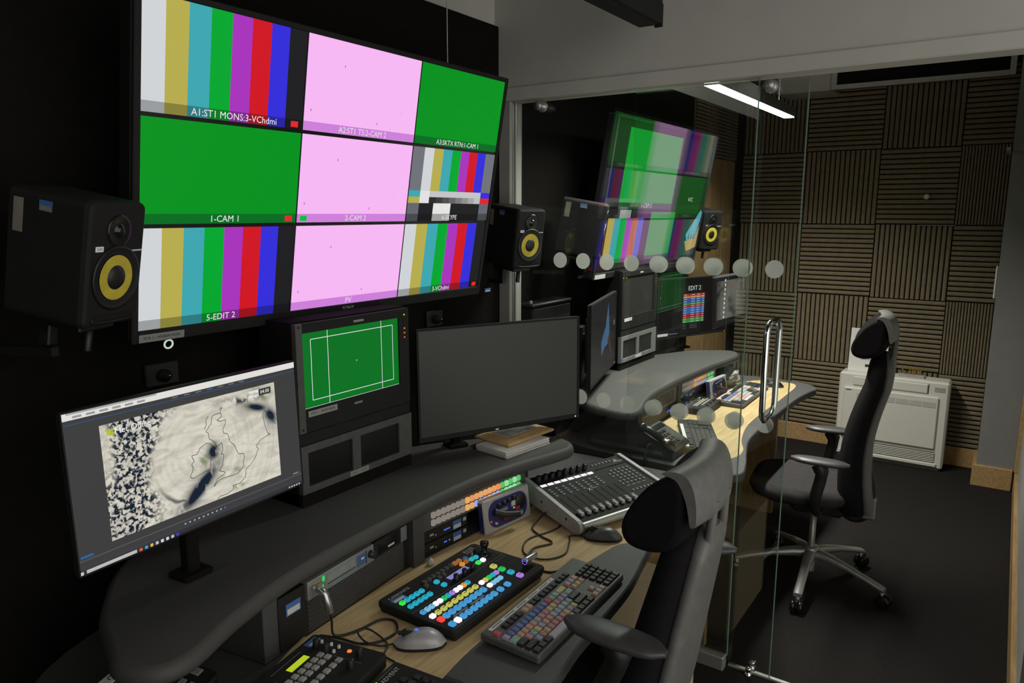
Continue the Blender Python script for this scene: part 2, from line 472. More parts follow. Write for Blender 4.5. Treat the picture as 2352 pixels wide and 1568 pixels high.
# floor channel and guide
struct('trim_5', MB().box(GX-0.028, GX+0.012, 0.745, 1.70, 0, 0.055, M_SATIN, 0.004), 'aluminium floor channel holding the fixed glass pane', 'floor channel')
fg = struct('trim_6', MB().box(GX+0.018, GX+0.036, 0.40, 0.742, 0, 0.010, M_SATIN, 0.002), 'thin aluminium floor guide of the sliding glass door', 'floor guide')
for dx in (-0.012, 0.036):
    obj('guide_roller', MB().lathe([(0.012, 0), (0.012, 0.012), (0.008, 0.014), (0.008, 0.024), (0.012, 0.026), (0.012, 0.034), (0.0, 0.035)], M_CHROME, 16, T(GX+0.015+dx, 0.66, 0.0)), fg)
# ------------------------------------------------------------------ pendant lamps
def pendant(name, label, x0, x1, y, z, lit):
    t = thing(name, label, 'lamp', (0, y, z))
    prof = [(-0.045, 0.0), (-0.010, -0.003), (0.010, 0.002), (0.028, 0.014), (0.040, 0.032), (0.047, 0.055), (0.050, 0.085), (0.048, 0.14), (-0.042, 0.14), (-0.046, 0.10)] if not lit else [(-0.030, 0.0), (0.030, 0.0), (0.034, 0.02), (0.034, 0.05), (-0.034, 0.05), (-0.034, 0.02)]
    obj('lamp_body', MB().loft([[(x, a, b) for a, b in prof] for x in (x0, x1)], M_BLK2 if not lit else M_MGREY, False), t)
    if lit:
        obj('diffuser', MB().box(x0+0.01, x1-0.01, -0.028, 0.028, -0.006, 0.002, emit((255, 255, 250), 10.0)), t)
    else:
        obj('diffuser', MB().box(x0+0.01, x1-0.01, -0.030, 0.026, -0.005, 0.001, M_BLK2), t)
        obj('end_tab', MB().box(x1, x1+0.012, -0.044, -0.02, -0.008, 0.06, M_BLK2), t)
    for x in (x0+0.25, x1-0.25):
        obj('suspension_wire', MB().tube([(x, 0, 0.05 if lit else 0.14), (x, 0, ZC-z)], 0.0012, M_SATIN, 6), t)
    return t
pendant('pendant_lamp', 'unlit black linear pendant lamp hanging before the white bulkhead', 0.35, 2.27, 1.03, 2.265, False)
lit = pendant('pendant_lamp', 'lit slim linear pendant lamp hanging in the far room', 2.64, 4.63, 1.18, 2.24, True)
_l = bpy.data.lights.new('pendant_lamp_light', 'AREA')
_l.shape = 'RECTANGLE'; _l.size = 1.96; _l.size_y = 0.055; _l.energy = LAMP_POWER; _l.color = (1.0, 0.985, 0.90)
_l.spread = R(135)
_lo = bpy.data.objects.new('lamp_light', _l); COL.objects.link(_lo); _lo.parent = lit
_lo.location = (3.635, 0, -0.010)
_l = bpy.data.lights.new('pendant_lamp_uplight', 'AREA')
_l.shape = 'RECTANGLE'; _l.size = 1.96; _l.size_y = 0.05; _l.energy = LAMP_POWER*0.16; _l.color = (1.0, 0.985, 0.90)
_lu = bpy.data.objects.new('lamp_uplight', _l); COL.objects.link(_lu); _lu.parent = lit
_lu.location = (3.635, 0, 0.056); _lu.rotation_euler = (PI, 0, 0)
# white duct casing over the foam wall
dc = tag(obj('duct_casing', MB().box(5.30, XF, 1.10, 1.45, 2.475, ZC, M_OFFW, 0.01)), 'white ventilation duct casing above the foam tiles', 'duct')
dt = thing('grille_frame', 'long thin light grey frame around the dark ceiling vent', 'vent frame', (5.30, 0, 2.475))
obj('frame_rail', MB().box(0, 0.03, 0.10, 1.098, 0, 0.028, M_OFFW), dt)
obj('frame_rail', MB().box(0, 0.03, 1.068, 1.098, 0.028, ZC-2.475, M_OFFW), dt)
obj('frame_rail', MB().box(0, 0.03, 0.10, 0.13, 0.028, ZC-2.475, M_OFFW), dt)
obj('vent_backing', MB().box(0.03, 0.05, 0.10, 1.098, 0.0, ZC-2.475, M_FABRIC), dt)
# ------------------------------------------------------------------ screens
C_W = (208, 211, 214); C_Y = (182, 172, 78); C_C = (62, 166, 176); C_G = (0, 166, 48); C_M = (168, 52, 188); C_R = (208, 22, 36); C_B = (52, 46, 218); C_K = (30, 30, 33)
PINK = (246, 184, 243); GRN = (0, 146, 30)
def dim(c, k=0.74):
    return tuple(int(v*k) for v in c)
class Scr:
    """a picture made of flat lit rectangles in the local XZ plane"""
    def __init__(s): s.mb = MB()
    def r(s, x0, x1, z0, z1, c, lay=1, k=1.0):
        s.mb.quad(x0, x1, z0, z1, -0.0004*lay, emit(c, k)); return s
def tile_bars(s, x0, x1, z0, z1, cols, band):
    n = len(cols); w_ = (x1-x0)/n
    for i, c in enumerate(cols):
        s.r(x0+i*w_, x0+(i+1)*w_, z0+band, z1, c)
        s.r(x0+i*w_, x0+(i+1)*w_, z0, z0+band, dim(c))
def tile_flat(s, x0, x1, z0, z1, c, band, bc=None):
    s.r(x0, x1, z0+band, z1, c); s.r(x0, x1, z0, z0+band, bc or dim(c))
def tile_arib(s, x0, x1, z0, z1, band):
    w_ = x1-x0; h = z1-z0
    X = lambda t: x0+w_*t
    Z = lambda t: z0+h*t
    cols = [(112, 114, 122), C_W, C_Y, C_C, C_G, C_M, C_R, C_B, (112, 114, 122)]
    e = [0, .125, .232, .339, .446, .553, .660, .767, .875, 1]
    for i, c in enumerate(cols):
        s.r(X(e[i]), X(e[i+1]), Z(.42), z1, c)
    s.r(X(0), X(.125), Z(.335), Z(.42), C_C); s.r(X(.125), X(.232), Z(.335), Z(.42), (225, 225, 225))
    s.r(X(.232), X(.875), Z(.335), Z(.42), (196, 196, 198)); s.r(X(.875), 1*x1, Z(.335), Z(.42), C_B)
    s.r(X(0), X(.125), Z(.25), Z(.335), C_Y); s.r(X(.125), X(.232), Z(.25), Z(.335), (225, 225, 225))
    for i in range(8):
        v = int(40+150*(i/7)**1.1); s.r(X(.232+.643*i/8), X(.232+.643*(i+1)/8), Z(.25), Z(.335), (v, v, v))
    s.r(X(.875), x1, Z(.25), Z(.335), (225, 35, 40))
    low = [(0, .125, (100, 102, 112)), (.125, .29, C_K), (.29, .50, (228, 228, 226)), (.50, .875, C_K), (.875, 1, (100, 102, 112))]
    for a, b, c in low:
        s.r(X(a), X(b), Z(band/h), Z(.25), c); s.r(X(a), X(b), z0, Z(band/h), dim(c, .7))
TXT = emit((226, 226, 224), 1.0)
def big_tv(name, label, loc, tilt, W=1.2429, room=1):
    H = W*9/16
    t = thing(name, label, 'television', loc, 0, tilt)
    body = MB()
    body.box(-0.016, W+0.016, 0.004, 0.055, -0.030, H+0.014, M_BLK, 0.006)
    obj('housing', body, t)
    bz = MB()
    for a in ((-0.016, 0.0, -0.030, H+0.014), (W, W+0.016, -0.030, H+0.014)):
        bz.box(a[0], a[1], -0.004, 0.006, a[2], a[3], M_BLK2, 0.002)
    bz.box(0.0, W, -0.004, 0.006, H, H+0.014, M_BLK2, 0.002)
    bz.box(0.0, W, -0.004, 0.006, -0.030, 0.0, M_BLK2, 0.002)
    obj('bezel', bz, t)
    obj('wall_bracket', MB().box(W*0.3, W*0.7, 0.055, 0.075, H*0.30, H*0.44, M_BLK).box(W*0.45, W*0.55, 0.07, 0.20, H*0.32, H*0.42, M_BLK), t)
    pan = obj('screen', MB().box(0, W, 0.0005, 0.006, 0, H, M_GLOSS), t)
    g = 0.0045
    def cell(c, r):     # r from the top
        return c*W/3+(0 if c == 0 else g/2), (c+1)*W/3-(0 if c == 2 else g/2), (2-r)*H/3+(0 if r == 2 else g), (3-r)*H/3-(0 if r == 0 else g)
    bars = [C_W, C_Y, C_C, C_G, C_M, C_R, C_B, C_K]
    band = 0.0225
    def put(c, r, kind, txt, mark=None, dx=0.0):
        x0, x1, z0, z1 = cell(c, r); s = Scr()
        if kind == 'bars': tile_bars(s, x0, x1, z0, z1, bars, band)
        elif kind == 'pink': tile_flat(s, x0, x1, z0, z1, PINK, band, (205, 128, 218))
        elif kind == 'green': tile_flat(s, x0, x1, z0, z1, GRN, band, (2, 108, 34))
        elif kind == 'arib': tile_arib(s, x0, x1, z0, z1, band)
        if mark == 'red': s.r(x1-0.034, x1-0.012, z0+0.004, z0+0.018, (226, 40, 42), 2)
        if mark == 'green': s.r(x0+0.010, x0+0.032, z0+0.004, z0+0.018, (0, 190, 60), 2)
        if kind == 'pink':
            for px_, pz in ((.30, .74), (.62, .17), (.84, .33), (.05, .22), (.75, .13)):
                s.r(x0+px_*(x1-x0)-.0012, x0+px_*(x1-x0)+.0012, z0+pz*(z1-z0)-.003, z0+pz*(z1-z0)+.003, (150, 92, 160) if px_ < .7 else (225, 165, 225), 2)
        obj('picture_tile', s.mb, pan)
        if txt: vtext(txt, 0.0215, TXT, pan, (x0+x1)/2+dx, z0+band*0.47, -0.0014)
    if room == 1:
        put(0, 0, 'bars', 'A1:ST1 MONS:3-VChdmi', 'red', .018); put(1, 0, 'pink', 'A2:ST1 TS:2-CAM 2'); put(2, 0, 'green', 'A3:SKTX RTN:1-CAM 1')
        put(0, 1, 'green', '1-CAM 1', 'red'); put(1, 1, 'pink', '2-CAM 2', 'green'); put(2, 1, 'arib', '6-SKYPE')
        put(0, 2, 'bars', '5-EDIT 2'); put(1, 2, 'pink', 'PV'); put(2, 2, 'bars', '3-VChdmi', 'red')
        vtext('SONY', 0.017, M_PRINTW, t, W/2, -0.0125, -0.0045)
        obj('logo_strip', MB().box(W/2-0.077, W/2+0.075, -0.010, -0.003, -0.031, -0.0265, M_LGREY), t)
        lb = obj('name_label', MB().box(0.0, 0.108, -0.0055, -0.004, -0.027, -0.009, M_GLABEL), t)
        vtext('PCR 1 - MVIEW MON', 0.0095, M_INK, lb, 0.054, -0.018, -0.006)
        obj('asset_sticker', MB().box(1.290, 1.325, -0.0055, -0.004, -0.026, -0.012, M_BLUEST).box(1.293, 1.322, -0.006, -0.005, -0.024, -0.019, M_LABEL), t)
        rg = MB().tube([(0.072+0.010*math.cos(a*PI/8), -0.002, -0.040+0.010*math.sin(a*PI/8)) for a in range(16)], 0.0022, emit((190, 205, 190)), 8, closed=True)
        obj('indicator_ring', rg, t)
    else:
        s = Scr()
        s.r(0.13, 0.76, 0.33, H-0.03, (0, 156, 46)); s.r(0.13, 0.76, 0.30, 0.33, (22, 84, 45))
        s.r(0.01, 0.12, 0.30, H-0.03, (14, 16, 16))
        obj('picture_tile', s.mb, pan)
        vtext('1-CAM 5', 0.034, TXT, pan, 0.44, 0.3165, -0.0014)
        s = Scr(); s.r(0.78, W-0.02, 0.33, H-0.03, (20, 22, 22)); obj('picture_tile', s.mb, pan)
        vtext('4-VC', 0.034, TXT, pan, 1.02, 0.355, -0.0014)
        s = Scr(); tile_bars(s, 0.05, 0.44, 0.04, 0.255, [C_Y, C_C, C_G, C_M, (200, 90, 40), (70, 90, 210)], 0.02)
        s.r(0.05, 0.44, 0.256, 0.295, C_K); s.r(0.16, 0.28, 0.256, 0.295, (150, 150, 150), 2)
        obj('picture_tile', s.mb, pan)
        s = Scr(); s.r(0.52, 0.84, 0.06, 0.285, (0, 156, 46)); s.r(0.52, 0.84, 0.04, 0.06, (22, 84, 45)); obj('picture_tile', s.mb, pan)
        s = Scr(); s.r(0.90, W-0.03, 0.03, 0.30, (24, 20, 24))
        s.mb.add([(1.05, -0.0008, 0.16), (1.22, -0.0008, 0.30), (1.25, -0.0008, 0.28), (1.20, -0.0008, 0.14), (1.08, -0.0008, 0.12)], [(0, 4, 3, 2, 1)], emit((95, 180, 205)))
        s.mb.add([(1.05, -0.0008, 0.12), (1.08, -0.0012, 0.12), (1.20, -0.0008, 0.14), (1.26, -0.0008, 0.24), (1.24, -0.0008, 0.08), (1.10, -0.0008, 0.06)], [(0, 5, 4, 3, 2, 1)], emit((196, 160, 92)))
        for q in (1.10, 1.14, 1.18):
            s.mb.add([(q-.012, -0.0014, .13), (q+.012, -0.0014, .13), (q, -0.0014, .17)], [(0, 1, 2)], emit((40, 90, 90)))
        obj('picture_tile', s.mb, pan)
        lb = obj('name_label', MB().box(0.0, 0.105, -0.0055, -0.004, -0.027, -0.007, M_LABEL), t)
        obj('logo_strip', MB().box(W/2-0.07, W/2+0.07, -0.008, -0.003, -0.030, -0.0265, M_SATIN), t)
    return t
big_tv('wall_television', 'huge wall screen of nine tiles with colour bars, green and pink', (0.8534, 1.5858, 1.4209), 10.165)
big_tv('wall_television', 'wall screen in the far room seen behind the glass, showing 1-CAM 5', (3.006, 1.594, 1.404), 9.0, room=2)

# ------------------------------------------------------------------ desk monitors
def monitor(name, label, loc, yaw, tilt, w_, h_, zfoot, draw=None, bez=0.009, chin=0.016, stand=True, led=True, px_=0.5):
    t = thing(name, label, 'monitor', loc, yaw, tilt)
    obj('housing', MB().box(0, w_, 0.003, 0.018, 0, h_, M_BLK, 0.004).box(w_*0.2, w_*0.8, 0.018, 0.050, h_*0.15, h_*0.75, M_BLK, 0.01), t)
    bz = MB()
    bz.box(0, bez, -0.002, 0.005, 0, h_, M_BLK2); bz.box(w_-bez, w_, -0.002, 0.005, 0, h_, M_BLK2)
    bz.box(bez, w_-bez, -0.002, 0.005, h_-bez, h_, M_BLK2); bz.box(bez, w_-bez, -0.002, 0.005, 0, chin, M_BLK2)
    obj('bezel', bz, t)
    pan = obj('screen', MB().box(bez, w_-bez, 0.0005, 0.004, chin, h_-bez, M_SCREEN if draw is None else M_GLOSS), t)
    if draw: draw(pan, bez, w_-bez, chin, h_-bez)
    if led: obj('power_light', MB().box(w_-0.018, w_-0.014, -0.0030, -0.002, 0.004, 0.008, emit((235, 235, 235))), t)
    if stand:
        zf = zfoot-loc[2]
        Mi = Matrix.Rotation(R(-tilt), 4, 'X')
        obj('stand_pole', MB().box(w_*px_-0.015, w_*px_+0.015, 0.052, 0.082, zf+0.008, h_*0.55, M_FABRIC, 0.004, Mi), t)
        obj('stand_clamp', MB().slab(ccw(rrect(w_*px_-0.035, w_*px_+0.035, 0.035, 0.10, 0.01)), [(0, zf+0.0005), (0, zf+0.008), (0.004, zf+0.011)], M_FABRIC, Mi), t)
    return t
def weather_material(W, H):
    m = bpy.data.materials.new('weather_map'); m.use_nodes = True
    nt = m.node_tree; nt.nodes.clear(); N = nt.nodes.new; L = nt.links.new
    out = N('ShaderNodeOutputMaterial'); em = N('ShaderNodeEmission'); L(em.outputs[0], out.inputs['Surface'])
    tc = N('ShaderNodeTexCoord'); sep = N('ShaderNodeSeparateXYZ'); L(tc.outputs['Object'], sep.inputs[0])
    def math_(op, a, b=None, c=None):
        n = N('ShaderNodeMath'); n.operation = op
        for i, v in enumerate((a, b, c)):
            if v is None: continue
            if isinstance(v, (int, float)): n.inputs[i].default_value = v
            else: L(v, n.inputs[i])
        return n.outputs[0]
    u = math_('DIVIDE', sep.outputs['X'], W); v = math_('DIVIDE', sep.outputs['Z'], H)
    def noise(sc_, det, dist, sx=1, sz=1, rot=0):
        mp = N('ShaderNodeMapping'); mp.inputs['Scale'].default_value = (sx, 1, sz); mp.inputs['Rotation'].default_value = (0, R(rot), 0)
        L(tc.outputs['Object'], mp.inputs['Vector'])
        n = N('ShaderNodeTexNoise'); n.inputs['Scale'].default_value = sc_; n.inputs['Detail'].default_value = det; n.inputs['Distortion'].default_value = dist
        L(mp.outputs[0], n.inputs['Vector']); return n.outputs['Fac']
    def smooth(x, a, b):
        n = N('ShaderNodeMapRange'); n.interpolation_type = 'SMOOTHSTEP'; L(x, n.inputs[0]); n.inputs[1].default_value = a; n.inputs[2].default_value = b; return n.outputs[0]
    def blob(cu, cv, ru, rv, ang=0):
        du = math_('SUBTRACT', u, cu); dv = math_('SUBTRACT', v, cv)
        ca, sa = math.cos(R(ang)), math.sin(R(ang))
        a = math_('DIVIDE', math_('ADD', math_('MULTIPLY', du, ca), math_('MULTIPLY', dv, sa)), ru)
        b = math_('DIVIDE', math_('SUBTRACT', math_('MULTIPLY', dv, ca), math_('MULTIPLY', du, sa)), rv)
        d = math_('ADD', math_('MULTIPLY', a, a), math_('MULTIPLY', b, b))
        return math_('POWER', 2.718, math_('MULTIPLY', d, -1.0))
    speck = smooth(noise(120, 2, 0.5), 0.42, 0.58)
    du = math_('SUBTRACT', u, 0.50); dv = math_('SUBTRACT', v, 0.52)
    rad = math_('SQRT', math_('ADD', math_('MULTIPLY', math_('MULTIPLY', du, du), 1.0), math_('MULTIPLY', math_('MULTIPLY', dv, dv), 0.32)))
    wob = math_('ADD', rad, math_('MULTIPLY', math_('SUBTRACT', noise(14, 3, 0.5), 0.5), 0.10))
    left = math_('MULTIPLY', smooth(wob, 0.190, 0.235), smooth(u, 0.50, 0.34))
    topl = smooth(math_('SUBTRACT', u, math_('MULTIPLY', v, -0.02)), 0.185, 0.15)
    corner = math_('MULTIPLY', topl, smooth(v, 0.45, 0.62))
    lowc = math_('MULTIPLY', smooth(v, 0.36, 0.22), smooth(u, 0.26, 0.34))
    left2 = math_('MULTIPLY', left, math_('SUBTRACT', 1.0, math_('MAXIMUM', math_('MULTIPLY', corner, 0.85), math_('MULTIPLY', lowc, 0.75))))
    streak = smooth(noise(20, 6, 1.2, 0.8, 2.4, 35), 0.36, 0.62)
    cloud = math_('ADD', math_('MULTIPLY', streak, 0.22), 0.78)
    rings = N('ShaderNodeTexNoise'); rings.inputs['Scale'].default_value = 40; rings.inputs['Detail'].default_value = 3
    cmb = N('ShaderNodeCombineXYZ'); L(math_('MULTIPLY', rad, 1.4), cmb.inputs[0]); cmb.inputs[1].default_value = 0.4
    L(math_('MULTIPLY', math_('ARCTAN2', dv, du), 0.02), cmb.inputs[2]); L(cmb.outputs[0], rings.inputs['Vector'])
    cloud = math_('MULTIPLY', cloud, math_('ADD', 0.88, math_('MULTIPLY', smooth(rings.outputs['Fac'], 0.35, 0.6), 0.12)))
    land = math_('MULTIPLY', left2, math_('SUBTRACT', 1.0, speck))
    eye = math_('MAXIMUM', math_('MULTIPLY', blob(0.482, 0.275, 0.036, 0.15, -32), 1.5), math_('MAXIMUM', math_('MULTIPLY', blob(0.554, 0.495, 0.026, 0.055), 1.4), math_('MULTIPLY', blob(0.42, 0.20, 0.03, 0.09, -35), 0.9)))
    eye = math_('MULTIPLY', eye, smooth(noise(26, 5, 1.0, 1.6, 0.8, -25), 0.24, 0.50))
    arc = math_('MULTIPLY', math_('MULTIPLY', smooth(wob, 0.178, 0.19), smooth(wob, 0.205, 0.192)), smooth(v, 0.42, 0.25))
    arc = math_('MULTIPLY', arc, smooth(u, 0.50, 0.42))
    sea = math_('MULTIPLY', math_('MAXIMUM', blob(0.845, 0.63, 0.030, 0.075, 15), blob(0.775, 0.72, 0.075, 0.030, -35)), 1.2)
    top = math_('MULTIPLY', blob(0.70, 0.80, 0.09, 0.03, -12), math_('SUBTRACT', 1.0, smooth(noise(70, 3, 0.4), 0.40, 0.56)))
    dark = math_('MINIMUM', 1.0, math_('MAXIMUM', math_('MAXIMUM', land, eye), math_('MAXIMUM', math_('MAXIMUM', math_('MULTIPLY', arc, 0.8), sea), top)))
    green = math_('MULTIPLY', math_('MAXIMUM', math_('MAXIMUM', blob(0.50, 0.46, 0.045, 0.06), blob(0.655, 0.305, 0.02, 0.03)), math_('MAXIMUM', blob(0.66, 0.19, 0.04, 0.02), blob(0.80, 0.80, 0.06, 0.07))), smooth(noise(30, 3, 0.5), 0.42, 0.58))
    mix1 = N('ShaderNodeMix'); mix1.data_type = 'RGBA'; mix1.blend_type = 'MULTIPLY'; mix1.inputs[0].default_value = 1.0
    mix1.inputs[6].default_value = (*lin((226, 221, 206)), 1)
    cc = N('ShaderNodeCombineColor'); [L(cloud, cc.inputs[i]) for i in range(3)]; L(cc.outputs[0], mix1.inputs[7])
    mix2 = N('ShaderNodeMix'); mix2.data_type = 'RGBA'; L(green, mix2.inputs[0]); L(mix1.outputs[2], mix2.inputs[6]); mix2.inputs[7].default_value = (*lin((120, 135, 92)), 1)
    mix3 = N('ShaderNodeMix'); mix3.data_type = 'RGBA'; L(dark, mix3.inputs[0]); L(mix2.outputs[2], mix3.inputs[6]); mix3.inputs[7].default_value = (*lin((28, 38, 54)), 1)
    L(mix3.outputs[2], em.inputs[0]); em.inputs[1].default_value = 0.92
    return m
COAST = [
[(0.601,0.750),(0.603,0.722),(0.582,0.709),(0.590,0.694),(0.620,0.695),(0.620,0.675),(0.604,0.626),(0.607,0.602),(0.624,0.588),(0.632,0.533),(0.652,0.489),(0.661,0.444),(0.668,0.423),(0.694,0.407),(0.696,0.379),(0.686,0.344),(0.689,0.324),(0.663,0.286),(0.633,0.280),(0.599,0.282),(0.569,0.281),(0.550,0.264),(0.542,0.246),(0.560,0.298),(0.586,0.306),(0.598,0.322),(0.573,0.347),(0.590,0.384),(0.598,0.448),(0.587,0.459),(0.597,0.494),(0.592,0.541),(0.569,0.519),(0.561,0.562),(0.541,0.588),(0.537,0.635),(0.527,0.650),(0.554,0.693),(0.561,0.745),(0.601,0.750)],
[(0.544,0.753),(0.532,0.725),(0.533,0.697),(0.521,0.669)],
[(0.595,0.775),(0.607,0.786),(0.599,0.757)],
[(0.457,0.515),(0.481,0.514),(0.493,0.546),(0.519,0.566),(0.539,0.561),(0.552,0.528),(0.560,0.490),(0.541,0.477),(0.535,0.425),(0.536,0.379),(0.518,0.378),(0.489,0.366),(0.454,0.358),(0.442,0.371),(0.458,0.422),(0.454,0.457),(0.465,0.473),(0.457,0.515)],
[(0.804,0.653),(0.808,0.591),(0.824,0.500),(0.836,0.488),(0.785,0.471),(0.759,0.436),(0.769,0.407),(0.746,0.347),(0.724,0.312),(0.699,0.290),(0.692,0.235),(0.663,0.204),(0.628,0.207),(0.630,0.176),(0.599,0.160),(0.563,0.165),(0.551,0.150)],
[(0.800,0.654),(0.817,0.677),(0.832,0.641),(0.847,0.610),(0.869,0.552)]]
def draw_weather(pan, x0, x1, z0, z1):
    W = x1+x0; H = 0.299+0.0
    W, H = 0.531, 0.299
    s = Scr()
    s.r(x0, x1, z0, z1, (60, 60, 61))
    X = lambda u: u*W
    Z = lambda v: v*H
    s.r(x0, x1, Z(.946), z1, (224, 222, 216), 2); s.r(x0, x1, Z(.918), Z(.921), (50, 90, 150), 2)
    s.r(x0, x1, Z(.088), Z(.097), (82, 80, 80), 2); s.r(x0, x1, Z(.052), Z(.054), (45, 75, 105), 2)
    s.r(x0, x1, z0, Z(.036), (48, 48, 52), 2)
    s.r(X(.026), X(.205), z0+0.0003, Z(.032), (190, 184, 182), 3)
    for k, c in enumerate([(225, 90, 60), (60, 160, 200), (215, 180, 80), (190, 190, 190), (215, 215, 215), (210, 210, 210), (180, 190, 190), (70, 60, 190)]):
        s.r(X(.215+.021*k), X(.226+.021*k), Z(.010), Z(.030), c, 3)
    s.r(X(.005), X(.016), Z(.010), Z(.030), (200, 200, 205), 3)
    for k in range(10):
        s.r(X(.40+.02*k), X(.407+.02*k), Z(.064), Z(.074), (170, 170, 172) if k < 9 else (80, 110, 210), 3)
    for k in range(5):
        s.r(X(.915+.014*k), X(.923+.014*k), Z(.012), Z(.026), (175, 175, 178), 3)
    s.r(X(.012), X(.055), Z(.108), Z(.122), (40, 100, 160), 3)
    s.r(X(.944), X(.975), Z(.108), Z(.118), (130, 130, 132), 3)
    for k in range(7):
        s.r(X(.40+.05*k), X(.425+.05*k), Z(.932), Z(.938), (120, 120, 122) if k != 3 else (60, 110, 180), 3)
    for k in range(6):
        s.r(X(.04+.045*k), X(.07+.045*k), Z(.955), Z(.968), (150, 150, 152), 3)
    s.r(X(.02), X(.34), Z(.978), Z(.990), (165, 165, 166), 3)
    obj('desktop_picture', s.mb, pan)
    mm = weather_material(W, H)
    obj('weather_map', MB().quad(X(.122), X(.877), Z(.146), Z(.872), -0.0014, mm), pan)
    cl = MB()
    ink = emit((48, 50, 48))
    for pl in COAST:
        P = []
        for a, b in zip(pl[:-1], pl[1:]):
            for t_ in (0, .33, .66):
                j = 0.0022 if t_ else 0
                P.append((a[0]+(b[0]-a[0])*t_+random.uniform(-j, j), a[1]+(b[1]-a[1])*t_+random.uniform(-j, j)*1.6))
        P.append(pl[-1])
        for a, b in zip(P[:-1], P[1:]):
            ax, az, bx, bz = X(a[0]), Z(a[1]), X(b[0]), Z(b[1])
            d = math.hypot(bx-ax, bz-az) or 1e-6; nx, nz = -(bz-az)/d*0.0006, (bx-ax)/d*0.0006
            cl.add([(ax-nx, -.0018, az-nz), (bx-nx, -.0018, bz-nz), (bx+nx, -.0018, bz+nz), (ax+nx, -.0018, az+nz)], [(0, 1, 2, 3)], ink)
    obj('coastline', cl, pan)
    tg = Scr(); tg.r(X(.739), X(.792), Z(.800), Z(.848), (228, 226, 222), 5); tg.r(X(.792), X(.855), Z(.800), Z(.848), (48, 48, 48), 5); obj('time_box', tg.mb, pan)
    vtext('Friday', 0.0115, emit((110, 110, 110)), pan, X(.765), Z(.823), -0.0024)
    vtext('04:00', 0.0115, emit((235, 235, 235)), pan, X(.823), Z(.823), -0.0024)
    vtext('Met Office', 0.0165, emit((238, 238, 235)), pan, X(.172), Z(.816), -0.0024, align='LEFT')
    wv = MB()
    for k in range(3):
        z_ = Z(.800+.012*k)
        for q in range(6):
            a = X(.143+.0042*q); b = X(.143+.0042*(q+1)); za = z_+.0012*math.sin(q*1.05); zb_ = z_+.0012*math.sin((q+1)*1.05)
            wv.add([(a, -.0024, za), (b, -.0024, zb_), (b, -.0024, zb_+.0030), (a, -.0024, za+.0030)], [(0, 1, 2, 3)], emit((178, 190, 50)))
    obj('wave_logo', wv, pan)
monitor('desk_monitor', 'lit monitor showing a weather map of the British Isles', (0.56, 1.306, 1.044), 4.3, -1.8, 0.531, 0.299, 0.916, draw_weather, bez=0.003, chin=0.003, led=False)
dm = monitor('desk_monitor', 'blank dark grey monitor facing the desk beside the envelopes', (1.661, 1.487, 0.967), -25.7, -1.2, 0.610, 0.360, 0.916, None, bez=0.007, chin=0.014, px_=0.26)
obj('name_label', MB().box(0.272, 0.284, -0.0035, -0.002, 0.003, 0.008, M_LABEL), dm)
def draw_edit(pan, x0, x1, z0, z1):
    s = Scr(); s.r(x0, x1, z0, z1, (20, 17, 18))
    w_ = x1-x0; h = z1-z0; X = lambda u: x0+u*w_; Z = lambda v: z0+v*h
    s.r(X(.20), X(.62), Z(.02), Z(.86), (30, 28, 28), 2)
    rows = [(185, 45, 50), (200, 140, 60), (60, 90, 190), (60, 90, 190), (60, 140, 60), (185, 45, 50), (60, 110, 190), (60, 110, 190), (60, 110, 190), (170, 40, 45), (170, 40, 45), (60, 150, 70), (60, 150, 70)]
    for k, c in enumerate(rows):
        a = Z(.73-.040*k); s.r(X(.345), X(.655), a-.0385*h, a, c, 3)
        for q, ln in ((.355, .04), (.46, .05), (.54, .045), (.62, .03)):
            s.r(X(q), X(q+ln), a-.024*h, a-.014*h, (215, 215, 215), 4)
    for k in range(9):
        s.r(X(.955), X(.975), Z(.90-.085*k), Z(.945-.085*k), (200, 210, 205), 3)
        s.r(X(.02), X(.032), Z(.88-.10*k), Z(.91-.10*k), (120, 130, 60) if k == 2 else (60, 60, 60), 3) if k < 4 else None
    for k in range(6):
        s.r(X(.16+.022*k), X(.168+.022*k), Z(.03), Z(.048), (190, 190, 220), 3)
    s.r(X(.0), X(.145), Z(.012), Z(.06), (215, 215, 215), 3)
    for k in range(3):
        s.r(X(.35), X(.40), Z(.17-.03*k), Z(.18-.03*k), (95, 95, 95), 3); s.r(X(.45), X(.56), Z(.17-.03*k), Z(.18-.03*k), (95, 95, 95), 3)
    obj('desktop_picture', s.mb, pan)
    vtext('EDIT 2', 0.036, emit((235, 235, 235)), pan, X(.50), Z(.825), -0.0024)
em_ = monitor('desk_monitor', 'monitor headed EDIT 2 with a coloured schedule table', (3.70, 1.575, 0.995), -21.7, 0.5, 0.570, 0.335, 0.916, draw_edit, bez=0.008, chin=0.012)
def draw_side(pan, x0, x1, z0, z1):
    s = Scr(); s.r(x0, x1, z0, z1, (26, 26, 27))
    w_ = x1-x0; h = z1-z0; X = lambda u: x0+u*w_; Z = lambda v: z0+v*h
    s.mb.add([(X(.40), -.001, Z(.26)), (X(.52), -.001, Z(.34)), (X(.70), -.001, Z(.36)), (X(.72), -.001, Z(.55)), (X(.66), -.001, Z(.92)), (X(.56), -.001, Z(.62)), (X(.38), -.001, Z(.45))], [(0, 1, 2, 3, 4, 5, 6)], emit((62, 96, 132)))
    s.mb.add([(X(.64), -.0012, Z(.40)), (X(.76), -.0012, Z(.18)), (X(.82), -.0012, Z(.22)), (X(.72), -.0012, Z(.50))], [(0, 1, 2, 3)], emit((58, 44, 36)))
    s.r(X(.90), X(.97), Z(.55), Z(.62), (90, 90, 92), 2)
    obj('desktop_picture', s.mb, pan)
